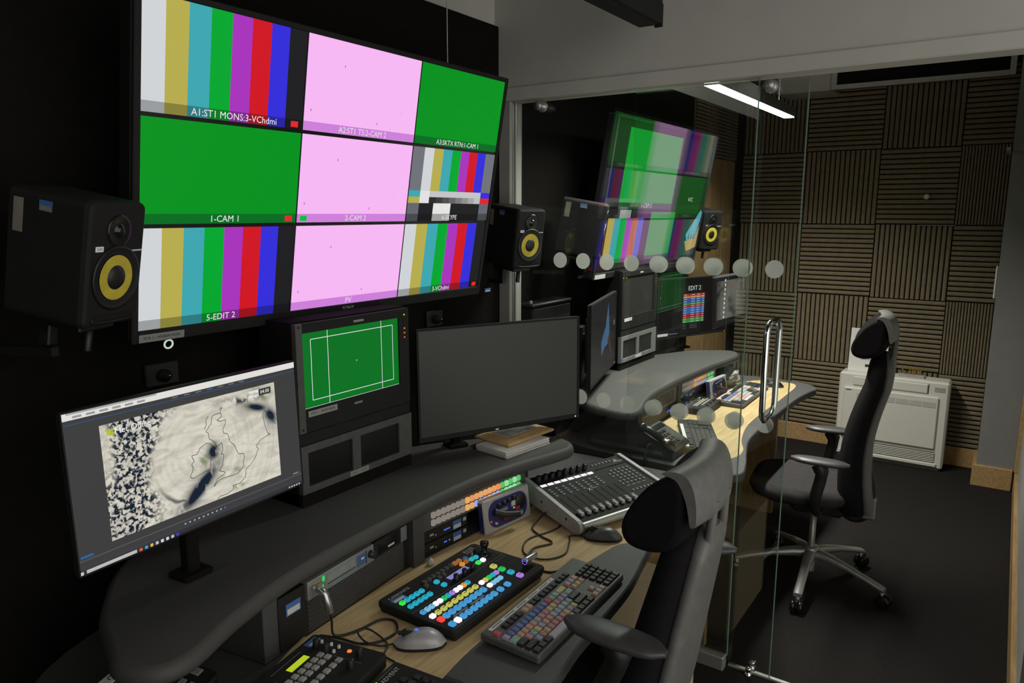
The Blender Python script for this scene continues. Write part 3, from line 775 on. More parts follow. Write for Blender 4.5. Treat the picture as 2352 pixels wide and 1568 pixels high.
sm = monitor('desk_monitor', 'monitor with blue wallpaper seen edge-on behind the glass', (2.575, 1.375, 0.968), 16.7, -0.2, 0.590, 0.350, 0.916, draw_side, bez=0.007, chin=0.013, stand=False)
obj('back_plate', MB().box(0.16, 0.42, 0.051, 0.056, 0.08, 0.27, M_BLK, 0.005), sm)
obj('support_arm', MB().box(0.27, 0.31, 0.056, 0.12, 0.15, 0.19, M_BLK, 0.004).box(0.26, 0.32, 0.09, 0.14, -0.052, 0.22, M_BLK, 0.004), sm)

# ------------------------------------------------------------------ rack mounted monitors
def rack_tower(loc, where, room=1, w_=0.42):
    cb = thing('rack_cabinet', 'black rack tower casing holding two panels ' + where, 'rack', loc)
    obj('side_panel', MB().box(0, 0.006, 0.004, 0.13, 0, 0.49, M_FABRIC), cb)
    obj('side_panel', MB().box(w_-0.006, w_, 0.004, 0.13, 0, 0.49, M_FABRIC), cb)
    obj('top_panel', MB().box(0.006, w_-0.006, 0.004, 0.13, 0.484, 0.49, M_FABRIC), cb)
    obj('base_panel', MB().box(0.0, w_, -0.01, 0.13, 0.0, 0.034, M_FABRIC), cb)
    obj('back_panel', MB().box(0.006, w_-0.006, 0.124, 0.13, 0.034, 0.484, M_FABRIC), cb)
    x, y, z = loc
    # upper monitor
    u = thing('broadcast_monitor', ('rack monitor with green picture and white lines ' if room == 1 else 'rack monitor with a blank dark screen ') + where, 'monitor', (x, y, z))
    Z0, Z1 = 0.20, 0.486
    face = MB()
    sx0, sx1, sz0, sz1 = 0.022, 0.378, 0.262, 0.461
    face.box(0.001, sx0, -0.012, 0.003, Z0, Z1, M_RACKG if room == 1 else M_BLK2); face.box(sx1, w_-0.001, -0.012, 0.003, Z0, Z1, M_BLK2)
    face.box(sx0, sx1, -0.012, 0.003, sz1, Z1, M_BLK2); face.box(sx0, sx1, -0.012, 0.003, Z0, sz0, M_BLK2)
    face.box(0.008, w_-0.008, 0.003, 0.12, Z0+0.004, Z1-0.004, M_FABRIC)
    obj('front_frame', face, u)
    pan = obj('screen', MB().box(sx0, sx1, -0.006, 0.0025, sz0, sz1, M_SCREEN), u)
    if room == 1:
        s = Scr(); y0 = 0
        def rr(a, b, c, d, col, lay): s.mb.quad(a, b, c, d, -0.0062-0.0003*lay, emit(col))
        rr(sx0, sx1, sz0, sz1, (8, 112, 34), 1)
        ww, hh = sx1-sx0, sz1-sz0; k = 0.0009
        A, B, C_, D = sx0+ww*.085, sx0+ww*.935, sz0+hh*.095, sz0+hh*.905
        WH = (226, 228, 232)
        for a, b, c, d in ((A, B, C_-k, C_+k), (A, B, D-k, D+k), (A-k, A+k, C_, D), (B-k, B+k, C_, D), (sx0+ww*.245-k, sx0+ww*.245+k, sz0, sz1), (sx0+ww*.805-k, sx0+ww*.805+k, sz0, sz1), (sx0, sx1, sz0, sz0+k), (sx0, sx1, sz1-k, sz1), (sx0+ww*.53-.002, sx0+ww*.53+.002, sz0+hh*.5-.0006, sz0+hh*.5+.0006), (sx0+ww*.53-.0006, sx0+ww*.53+.0006, sz0+hh*.5-.002, sz0+hh*.5+.002)):
            rr(a, b, c, d, WH, 2)
        obj('picture', s.mb, pan)
        lb = obj('name_label', MB().box(0.030, 0.128, -0.0140, -0.012, 0.240, 0.256, M_GLABEL), u)
        vtext('PCR 1 - PRGM MON', 0.0092, M_INK, lb, 0.079, 0.248, -0.0145)
        obj('logo_plate', MB().box(0.198, 0.236, -0.0135, -0.012, 0.469, 0.475, M_GLABEL), u)
        obj('logo_plate', MB().box(0.192, 0.222, -0.0125, -0.012, 0.240, 0.246, M_PRINTG), u)
    else:
        obj('name_label', MB().box(0.03, 0.115, -0.0140, -0.012, 0.238, 0.254, M_LABEL), u)
        for q in (0.004, 0.036): obj('indicator_light', MB().box(q, q+0.012, -0.0135, -0.012, 0.452, 0.456, emit((170, 185, 40))), u)
        obj('logo_plate', MB().box(0.20, 0.235, -0.0135, -0.012, 0.469, 0.475, M_LABEL), u)
    for k in range(7):
        col = {0: (170, 190, 50), 3: (220, 120, 50), 4: (220, 110, 45), 5: (215, 95, 40)}.get(k)
        zz = 0.468-0.0135*k
        obj('indicator_light' if col else 'side_button', MB().box(0.3975, 0.4025, -0.0135, -0.012, zz-0.002, zz+0.002, emit(col) if col else M_BLK), u)
    for q in (0.012, 0.408):
        for zz in (0.21, 0.478):
            obj('screw', MB().lathe([(0.0, 0), (0.0035, 0.0), (0.0030, 0.0015), (0, 0.0018)], M_BLK, 10, T(q, -0.012, zz) @ RX(90)), u)
    # lower twin monitor
    d = thing('twin_monitor', 'grey rack panel with two small dark screens ' + where, 'monitor', (x, y, z))
    fr = MB(); za, zb = 0.036, 0.166
    gcol = M_RACKG if room == 1 else pbr('rack_grey_light', (0.24, 0.24, 0.235), 0.5, metal=0.2)
    wx = [(0.0, 0.022), (0.178, 0.208), (0.365, w_)]
    for a, b in wx: fr.box(a, b, -0.014, 0.003, za, zb, gcol)
    for a, b in ((0.022, 0.178), (0.208, 0.365)):
        fr.box(a, b, -0.014, 0.003, zb-0.020, zb, gcol); fr.box(a, b, -0.014, 0.003, za, za+0.018, gcol)
        obj('screen', MB().box(a, b, -0.008, 0.002, za+0.018, zb-0.020, M_GLOSS), d)
    obj('front_frame', fr, d)
    lb = obj('name_label', MB().box(0.165, 0.235, -0.0155, -0.014, za+0.002, za+0.016, M_GLABEL if room == 1 else M_LABEL), d)
    if room == 2: obj('asset_sticker', MB().box(0.004, 0.020, -0.0155, -0.014, za+0.004, za+0.022, M_BLUEST), d)
    if room == 1: vtext('PCR 1 - SCOPE', 0.0085, M_INK, lb, 0.20, za+0.009, -0.016)
    obj('blank_panel', MB().box(0.001, w_-0.001, -0.010, 0.003, 0.168, 0.198, M_BLK2, 0.001), cb)
rack_tower((1.19, 1.485, 0.916), 'on the near desk shelf')
rack_tower((3.21, 1.56, 0.916), 'on the far desk shelf', 2)

# ------------------------------------------------------------------ loudspeakers
def speaker(label, loc, yaw, tilt, w_=0.154, h=0.241, d=0.19, sticker=True):
    M_ST = pbr('grey_sticker', (0.22, 0.21, 0.17), 0.7)  # sticker paper in one even, darkened grey
    t = thing('studio_speaker', label, 'speaker', loc, yaw, tilt)
    prof = lambda ins: rrect(ins, w_-ins, ins, h-ins, 0.016-min(ins, .008))
    def rg(ins, y): return [(a, y, b) for a, b in ccw(prof(ins))]
    obj('cabinet', MB().loft([rg(0.0, d), rg(0.0, 0.012), rg(0.003, 0.004), rg(0.009, 0.0)][::-1], M_BLK2, False), t)
    fl = RX(90)
    cx = w_/2; wz = h*0.40; tz = h*0.775
    obj('surround', MB().lathe([(0.062, 0.0), (0.063, 0.004), (0.058, 0.005), (0.055, 0.001), (0.050, 0.0035), (0.045, 0.0005), (0.0, 0.0005)], M_BLK, 36, T(cx, 0, wz) @ fl), t)
    obj('cone', MB().lathe([(0.044, 0.0022), (0.036, 0.0012), (0.024, 0.0009), (0.0, 0.0009)], M_YELLOW, 36, T(cx, 0, wz) @ fl), t)
    obj('dust_cap', MB().lathe([(0.0245, 0.0015), (0.020, 0.006), (0.010, 0.0085), (0.0, 0.009)], M_BLK, 28, T(cx, 0, wz) @ fl), t)
    obj('tweeter', MB().lathe([(0.031, 0.0), (0.031, 0.0025), (0.026, 0.0025), (0.016, 0.0008), (0.013, 0.001), (0.010, 0.006), (0.005, 0.0085), (0.0, 0.009)], M_GLOSS, 28, T(cx, 0, tz) @ fl), t)
    obj('bass_port', MB().slab(ccw(rrect(w_*0.16, w_*0.84, h*0.055, h*0.105, 0.006)), [(0, 0.0), (0, 0.0012)], pbr('port_black', (0.002, 0.002, 0.002), 0.9), RX(90)), t)
    obj('port_lip', MB().tube(catmull([(w_*0.14, -0.001, h*0.075), (w_*0.17, -0.003, h*0.052), (w_*0.5, -0.003, h*0.042), (w_*0.83, -0.003, h*0.052), (w_*0.86, -0.001, h*0.075)], 5), 0.0022, M_BLK, 6), t)
    bd = obj('badge', MB().box(w_*0.13, w_*0.25, -0.0018, 0.0, h*0.615, h*0.655, emit((190, 190, 190), 0.7)), t)
    vtext('KRK', 0.0075, M_INK, bd, w_*0.19, h*0.635, -0.002)
    obj('model_strip', MB().box(w_*0.70, w_*0.93, -0.0014, 0.0, h*0.605, h*0.618, M_LABEL), t)
    if sticker:
        ss = MB().box(-0.0008, 0.0, d*0.46, d*0.62, h*0.855, h*0.935, M_BLUEST); ss.box(-0.0012, -0.0008, d*0.47, d*0.61, h*0.86, h*0.895, M_ST)
        obj('asset_sticker', ss, t)
        obj('test_sticker', MB().box(-0.0008, 0.0, d*0.82, d*0.94, h*0.66, h*0.92, M_ST), t)
    br = MB().box(w_*0.2, w_*0.8, 0.03, d*0.9, -0.016, -0.001, M_BLK, 0.003)
    br.box(w_*0.42, w_*0.58, d*0.75, d*0.9, -0.07, -0.016, M_BLK, 0.003)
    br.box(w_*0.44, w_*0.56, d*0.8, (WY-loc[1]-(w_/2)*math.sin(R(yaw)))/math.cos(R(yaw))+0.004, -0.066, -0.048, M_BLK, 0, Matrix.Rotation(R(-tilt), 4, 'X'))
    obj('bracket_tray', br, t)
    obj('bracket_knob', MB().lathe([(0.008, 0), (0.008, 0.045), (0.0, 0.047)], M_BLK, 10, T(w_*0.5, 0.05, -0.062)), t)
    return t
speaker('studio speaker with yellow cone left of the nine-tile screen', (0.656, 1.414, 1.462), 23.4, 11.0, d=0.168)
speaker('studio speaker with yellow cone between the nine-tile screen and the glass', (2.292, 1.560, 1.468), -14.0, 7.4, 0.146, 0.228, 0.17)
speaker('stickered speaker seen from its side through the glass', (2.80, 1.47, 1.480), 25.0, 10.0)
speaker('yellow-cone speaker mounted before the oak wall panel', (4.40, 1.608, 1.455), -27.4, 8.3)
for nm, x, z, lab in (('a', 0.995, 1.278, 'black wall socket with a plug above the weather monitor'), ('b', 2.055, 1.295, 'black wall socket with a plug above the blank monitor')):
    t = thing('wall_socket', lab, 'socket', (x, WY, z))
    obj('socket_plate', MB().box(-0.045, 0.045, -0.012, 0.0, -0.03, 0.03, M_BLK, 0.003), t)
    obj('plug', MB().lathe([(0.016, 0), (0.016, 0.014), (0.010, 0.018), (0.007, 0.03), (0, 0.031)], M_BLK2, 16, T(0.0, -0.012, -0.003) @ RX(90)), t)
    obj('plug_screw', MB().lathe([(0.0035, 0), (0.003, 0.003), (0, 0.0035)], M_CHROME, 10, T(0.0, -0.043, 0.0) @ RX(90)), t)
cable('hanging_cord', [(2.10, 1.71, 2.19), (2.10, 1.71, 2.45), (2.10, 1.71, ZC)], 0.0022, pbr('cord_white', (0.6, 0.6, 0.57), 0.6), 'thin pale cord hanging from the ceiling to the nine-tile screen', 3)
# ------------------------------------------------------------------ desks
ZD = 0.74
def desk(label, outline, inlay, shelf, posts, panels, backs):
    t = thing('studio_desk', label, 'desk', (0, 0, 0))
    o1 = ccw([(p[0], p[1]) for p in catmull([(a, b, 0) for a, b in outline], 5, True)])
    obj('worktop', MB().slab(o1, [(0.004, ZD-0.036), (0, ZD-0.031), (0, ZD-0.005), (0.004, ZD-0.001)], M_DKGREY), t)
    o2 = ccw([(p[0], p[1]) for p in catmull([(a, b, 0) for a, b in inlay], 5, True)])
    obj('oak_inlay', MB().slab(o2, [(0, ZD-0.002), (0.0005, ZD)], M_OAK), t)
    o3 = ccw([(p[0], p[1]) for p in catmull([(a, b, 0) for a, b in shelf], 6, True)])
    zs = 0.915
    obj('upper_shelf', MB().slab(o3, [(0.016, zs-0.038), (0.006, zs-0.035), (0.0005, zs-0.026), (0, zs-0.018), (0.003, zs-0.008), (0.009, zs-0.002), (0.016, zs)], M_SHELF, smooth=True), t)
    for x, y, yw in posts:
        obj('shelf_post', MB().box(-0.022, 0.022, -0.012, 0.14, ZD, zs-0.037, M_DKGREY, 0.002, T(x, y, 0) @ RZ(yw)), t)
    for a in panels:
        obj('support_panel', MB().box(*a, 0, ZD-0.036, M_OAKV), t)
    for a in backs:
        obj('back_board', MB().box(*a, ZD, zs-0.038, M_FABRIC), t)
    return t
SH1 = [(.575, 1.27), (.555, 1.20), (.59, 1.135), (.66, 1.125), (.79, 1.175), (.98, 1.22), (1.26, 1.236), (1.60, 1.236), (1.80, 1.203), (1.95, 1.163), (2.04, 1.150), (2.095, 1.185), (2.115, 1.26), (2.075, 1.35), (1.95, 1.47), (1.75, 1.60), (1.45, 1.68), (1.10, 1.68), (.80, 1.60), (.64, 1.42)]
OUT1 = [(.44, 1.25), (.46, .95), (.62, .78), (.85, .715), (1.15, .695), (1.31, .712), (1.47, .722), (1.62, .735), (1.77, .765), (1.95, .80), (2.15, .83), (2.38, .84), (2.455, .88), (2.46, 1.15), (2.44, 1.42), (2.25, 1.58), (1.80, 1.68), (1.30, 1.70), (.85, 1.68), (.55, 1.55)]
IN1 = [(.58, .95), (.62, 1.04), (.72, 1.12), (.823, 1.177), (1.02, 1.247), (1.30, 1.264), (1.63, 1.247), (1.79, 1.225), (2.02, 1.20), (2.25, 1.12), (2.33, 1.02), (2.30, .93), (2.10, .875), (1.93, .845), (1.84, .842), (1.77, .868), (1.50, .893), (1.20, .900), (1.03, .882), (.85, .85), (.68, .86)]
desk('dark grey curved control desk with oak inlay in the near room', OUT1, IN1, SH1,
     [(0.885, 1.232, 8), (1.385, 1.258, 0), (1.925, 1.277, -10)],
     [(2.40, 2.43, .92, 1.50), (0.56, 0.59, 0.90, 1.50), (0.60, 2.39, 1.585, 1.61)], [(0.70, 2.05, 1.50, 1.52)])
SH2 = [(2.555, 1.36), (2.528, 1.24), (2.545, 1.175), (2.62, 1.165), (2.76, 1.205), (2.93, 1.236), (3.23, 1.246), (3.60, 1.232), (3.80, 1.208), (3.95, 1.200), (4.05, 1.232), (4.07, 1.30), (4.02, 1.38), (3.96, 1.463), (3.77, 1.56), (3.50, 1.66), (3.20, 1.68), (2.90, 1.66), (2.68, 1.55)]
OUT2 = [(2.545, .84), (2.585, .752), (2.70, .765), (2.84, .805), (3.0, .845), (3.2, .86), (3.5, .862), (3.86, .856), (4.06, .835), (4.15, .822), (4.24, .89), (4.28, 1.10), (4.24, 1.30), (4.10, 1.50), (3.70, 1.66), (3.30, 1.70), (2.95, 1.68), (2.65, 1.58), (2.55, 1.40), (2.54, 1.10)]
IN2 = [(4.168, .935), (3.95, .92), (3.65, .921), (3.41, .925), (3.2, .915), (2.99, .872), (2.86, .825), (2.75, .828), (2.68, .90), (2.72, 1.05), (2.93, 1.245), (3.17, 1.345), (3.40, 1.358), (3.725, 1.293), (4.056, 1.21), (4.19, 1.12), (4.205, 1.02)]
desk('dark grey curved control desk with oak inlay behind the glass', OUT2, IN2, SH2,
     [(2.74, 1.235, 0), (3.27, 1.268, 0), (3.87, 1.245, -10)],
     [(2.60, 2.63, .86, 1.50), (4.08, 4.11, 1.0, 1.40), (2.64, 4.07, 1.585, 1.61)], [(2.70, 3.95, 1.50, 1.52)])
# cardboard box under the near desk
cbx = thing('cardboard_box', 'brown cardboard box standing on the carpet under the near desk', 'box', (1.885, 0.80, 0))
obj('carton', MB().box(0, 0.44, 0, 0.40, 0.0, 0.43, M_BOX, 0.002), cbx)
for a, b in ((-0.002, 0.196), (0.204, 0.402)):
    obj('flap', MB().box(0.002, 0.438, a, b, 0.430, 0.434, M_BOX), cbx)
obj('packing_tape', MB().box(0.0, 0.44, 0.178, 0.222, 0.434, 0.4348, M_KRAFT), cbx)
# ------------------------------------------------------------------ rack equipment in the desk
def lit_panel(loc, yaw, label, small=False):
    t = thing('router_panel', label, 'control panel', loc, yaw)
    obj('face_plate', MB().box(0, 0.452, -0.004, 0.02, 0, 0.060, M_RACKG if not small else M_MGREY, 0.001), t)
    OR = [(232, 168, 92), (222, 150, 100), (232, 156, 96), (222, 165, 105), (228, 160, 108), (226, 165, 100), (228, 160, 95), (240, 140, 90)]
    GR = (90, 190, 105); GW = (150, 220, 160); WH = (132, 124, 116); BL = (150, 168, 230)  # WH keys are passive, their grey is added as a weak glow
    top = [WH]*7 + OR + [GR, GW, GR, GW, GR]
    bot = [WH]*7 + [OR[0], OR[3]] + [BL]*3 + [OR[5]] + [(170, 175, 235)]*2 + [GR, GW, GW, GW, GR]
    big = MB()
    for r, row in enumerate((top, bot)):
        for k, c in enumerate(row):
            x = 0.038+0.0198*k; z = 0.0415-0.0225*r
            if small:
                big.box(x-0.007, x+0.007, -0.009, -0.004, z-0.008, z+0.008, emit(c))
            else:
                bm = button_mesh(c, 0.0075, 0.0085, 0.007)
                obj('button', bm, t, T(x, -0.004, z) @ RX(90))
    if small:
        o = obj('buttons', big, t); o['kind'] = 'stuff'
    return t
_bm = {}
def button_mesh(c, a, b, h, cap=None):
    """a rounded key cap, glowing sides and top; local z is its travel"""
    key = (c, a, b, h, cap)
    if key not in _bm:
        mb = MB(); p = ccw(rrect(-a, a, -b, b, min(a, b)*0.45, 3))
        mt = emit(c) if isinstance(c, tuple) else c
        mb.slab(p, [(0, 0), (0, h*0.7), (min(a, b)*0.16, h)], mt)
        if cap: mb.slab([(x*0.55, y*0.5) for x, y in p], [(0, h), (0, h+0.0003)], emit(cap))
        _bm[key] = mb.mesh('button')
    return _bm[key]
lit_panel((1.425, 1.272, 0.812), -5.0, 'router panel with two rows of lit and grey buttons on the near desk')
lit_panel((3.295, 1.278, 0.813), -3.0, 'router panel with tiny lit and grey buttons on the far desk', True)
def small_unit(loc, yaw, label, n=4):
    t = thing('converter_box', label, 'converter', loc, yaw)
    obj('case', MB().box(0, 0.175, 0, 0.12, 0, 0.033, M_BLK, 0.002), t)
    for k in range(4):
        if k == 2 and n == 3: continue
        obj('status_light', MB().lathe([(0.0022, 0), (0.0018, 0.0012), (0, 0.0015)], emit((70, 110, 255), 1.6), 8, T(0.078+0.0065*k, 0, 0.016) @ RX(90)), t)
    obj('port', MB().box(0.02, 0.034, -0.001, 0, 0.016, 0.022, M_LGREY), t)
    obj('port', MB().box(0.04, 0.046, -0.001, 0, 0.012, 0.015, M_LGREY), t)
    obj('asset_sticker', MB().box(0.112, 0.146, -0.0012, 0, 0.004, 0.030, M_BLUEST).box(0.114, 0.144, -0.0018, -0.0010, 0.006, 0.017, M_LABEL), t)
    obj('front_knob', MB().box(0.153, 0.165, -0.004, 0, 0.018, 0.028, M_LGREY, 0.001), t)
    return t
small_unit((1.430, 1.268, 0.777), -5, 'upper black converter box with four blue lights on near desk')
small_unit((1.430, 1.268, 0.7405), -5, 'lower black converter box with three blue lights on near desk', 3)
small_unit((3.310, 1.276, 0.777), -3, 'upper black converter box with blue lights on far desk')
small_unit((3.310, 1.276, 0.7405), -3, 'lower black converter box with blue lights on far desk', 3)
def intercom(loc, yaw, label, w_=0.205, h=0.104):
    t = thing('intercom_box', label, 'intercom', loc, yaw, -8)
    NAVY = pbr('navy_panel', (0.035, 0.035, 0.16), 0.4)
    obj('case', MB().box(0, w_, 0, 0.026, 0, h, M_LGREY, 0.004).box(-0.0006, 0.0, 0.005, 0.022, 0.006, h-0.006, NAVY), t)
    ov = ccw(rrect(0.018, w_-0.016, 0.012, h-0.010, 0.036, 8))
    obj('oval_panel', MB().slab(ov, [(0, 0), (0, 0.0015)], NAVY, RX(90)), t)
    for k in range(4):
        obj('knob', MB().lathe([(0.0075, 0), (0.0065, 0.010), (0, 0.0105)], M_BLK, 12, T(0.062+0.022*k, -0.0015, 0.076+0.002*k) @ RX(90)), t)
    obj('speaker_grille', MB().lathe([(0.023, 0), (0.021, 0.002), (0, 0.0022)], M_BLK, 24, T(w_-0.044, -0.0015, 0.062) @ RX(90)), t)
    mic = MB().tube([(0.040, -0.006, 0.062), (0.060, -0.022, 0.052), (0.10, -0.026, 0.040), (0.118, -0.026, 0.036)], [0.011, 0.010, 0.011, 0.012], M_BLK, 12)
    obj('gooseneck_plug', mic, t)
    for x in (0.080, 0.132):
        obj('red_button', MB().box(x, x+0.020, -0.005, -0.001, 0.024 if x < .1 else 0.040, 0.034 if x < .1 else 0.050, pbr('red_key', (0.45, 0.03, 0.04), 0.4), 0.001), t)
    obj('name_label', MB().box(0.068, 0.100, -0.0022, -0.0014, 0.052, 0.062, M_GLABEL), t)
    obj('name_label', MB().box(0.118, 0.136, -0.0022, -0.0014, 0.056, 0.072, M_LABEL), t)
    obj('indicator_light', MB().lathe([(0.003, 0), (0.002, 0.002), (0, 0.0022)], emit((255, 60, 50)), 8, T(0.026, -0.0015, 0.036) @ RX(90)), t)
    obj('indicator_light', MB().lathe([(0.003, 0), (0.002, 0.002), (0, 0.0022)], emit((170, 200, 60)), 8, T(0.128, -0.0015, 0.050) @ RX(90)), t)
    obj('green_sticker', MB().lathe([(0.008, 0), (0, 0.0006)], pbr('green_st', (0.15, 0.35, 0.25), 0.5), 16, T(0.160, -0.0015, 0.026) @ RX(90)), t)
    obj('jack_socket', MB().lathe([(0.006, 0), (0.006, 0.003), (0.003, 0.003), (0, 0.001)], M_CHROME, 12, T(0.046, -0.0015, 0.026) @ RX(90)), t)
    return t
intercom((1.632, 1.206, ZD), -8.0, 'grey intercom box with navy oval panel on the near desk')
intercom((3.555, 1.198, ZD), -4.0, 'grey intercom box with navy oval panel on the far desk')
# left bay of the near desk
t = thing('rack_unit', 'silver rack processor with small display and green level lights', 'rack unit', (0.985, 1.226, 0.830), 5.0)
obj('face_plate', MB().box(0, 0.225, -0.006, 0.08, 0, 0.043, M_SATIN, 0.001), t)
obj('vent_slot', MB().box(0.062, 0.155, -0.0068, -0.006, 0.012, 0.0135, M_BLK), t)
vt = MB()
for k in range(26):
    vt.box(0.062+0.0036*k, 0.0634+0.0036*k, -0.0066, -0.006, 0.017, 0.033, M_ACG)
obj('vent_ribs', vt, t)
sc_ = obj('display', MB().box(0.162, 0.194, -0.0075, -0.006, 0.008, 0.036, emit((52, 62, 82)), 0.0005), t)
obj('display_icon', MB().quad(0.176, 0.186, 0.022, 0.027, -0.0078, emit((110, 150, 190))), t)
obj('divider', MB().box(0.1955, 0.197, -0.0068, -0.006, 0.004, 0.039, M_BLK), t)
obj('knob', MB().lathe([(0.010, 0), (0.009, 0.012), (0, 0.0125)], M_BLK, 18, T(0.211, -0.006, 0.023) @ RX(90)), t)
for k in range(3):
    obj('level_light', MB().box(0.046+0.004*(k % 2), 0.048+0.004*(k % 2), -0.0072, -0.006, 0.026-0.018*(k // 2), 0.038-0.020*(k // 2), emit((40, 220, 90))), t)
for k in range(4):
    obj('gold_socket', MB().lathe([(0.0035, 0), (0.0035, 0.002), (0, 0.001)], M_GOLD, 10, T(0.026+0.010*(k % 2), -0.006, 0.030-0.012*(k // 2)) @ RX(90)), t)
t = thing('rack_unit', 'black rack unit with a barcode label beside silver processor', 'rack unit', (1.216, 1.247, 0.830), 5.0)
obj('face_plate', MB().box(0, 0.128, -0.004, 0.05, 0, 0.043, M_BLK, 0.001), t)
obj('window', MB().box(0.012, 0.095, -0.0046, -0.004, 0.006, 0.038, M_GLOSS), t)
obj('rack_ear', MB().box(0.102, 0.126, -0.006, -0.004, 0.002, 0.041, M_MGREY), t)
obj('label_strip', MB().box(0.050, 0.075, -0.0052, -0.0046, 0.010, 0.015, M_LABEL), t)
t = thing('vent_panel', 'black perforated rack panel under the silver processor', 'panel', (0.985, 1.232, ZD), 5.0)
obj('panel_plate', MB().box(0, 0.365, 0.000, 0.004, 0, 0.088, M_BLK), t)
hb = MB()
for r in range(15):
    for k in range(62):
        x = 0.010+0.0056*k+(0.0028 if r % 2 else 0); z = 0.008+0.0052*r
        hb.quad(x-0.0013, x+0.0013, z-0.0013, z+0.0013, -0.0004, M_PRINTG)
o = obj('perforation', hb, t); o['kind'] = 'stuff'
t = thing('rack_unit', 'black rack unit with a blue asset sticker near the phone', 'rack unit', (0.905, 1.222, ZD+0.01), 5.0)
obj('face_plate', MB().box(0.0, 0.078, -0.003, 0.06, 0.0, 0.12, M_BLK, 0.001), t)
obj('asset_sticker', MB().box(0.020, 0.062, -0.0040, -0.003, 0.070, 0.098, M_BLUEST).box(0.023, 0.059, -0.0046, -0.0038, 0.073, 0.086, M_LABEL), t)
t = thing('rack_unit', 'grey-fronted rack unit in the far desk bay', 'rack unit', (2.80, 1.262, 0.800), 1.0)
obj('face_plate', MB().box(0, 0.44, -0.004, 0.05, 0.0, 0.075, M_MGREY, 0.001), t)
for k in range(20):
    obj('rib', MB().box(0.02+0.02*k, 0.03+0.02*k, -0.006, -0.004, 0.01, 0.065, M_RACKG), t)
for k in range(3):
    obj('status_light', MB().box(0.33+0.02*k, 0.338+0.02*k, -0.006, -0.004, -0.032, -0.024, emit((60, 110, 255), 1.5)), t)
obj('lower_panel', MB().box(0, 0.44, 0.0, 0.05, -0.058, -0.002, M_BLK), t)
# hanging audio plug with its lead
t = thing('audio_plug', 'silver audio plug hanging from the rack processor', 'plug', (1.003, 1.204, 0.843))
obj('plug_barrel', MB().tube([(0, 0.014, 0.012), (0.001, -0.006, 0.012), (0.003, -0.016, 0.004), (0.009, -0.020, -0.03), (0.011, -0.021, -0.042)], [0.006, 0.0085, 0.009, 0.009, 0.007], M_SILVER, 12), t)
cable('audio_lead', [(1.014, 1.183, 0.801), (1.016, 1.181, 0.78), (1.014, 1.176, 0.752), (1.03, 1.165, 0.744), (1.07, 1.15, 0.7435), (1.125, 1.14, 0.7435), (1.14, 1.11, 0.7435), (1.11, 1.075, 0.7435), (1.06, 1.08, 0.7435), (1.03, 1.11, 0.7435), (1.02, 1.16, 0.7435), (1.0, 1.205, 0.745)], 0.0028, M_BLK, 'black audio lead curling over the oak by the silver mouse')
obj_w = tag(obj('white_stopper', MB().lathe([(0.0, 0), (0.009, 0.0), (0.010, 0.006), (0.007, 0.014), (0.004, 0.018), (0, 0.019)], M_LABEL, 14, T(1.405, 1.225, ZD))), 'small white plastic stopper lying at the back of the near desk', 'stopper')
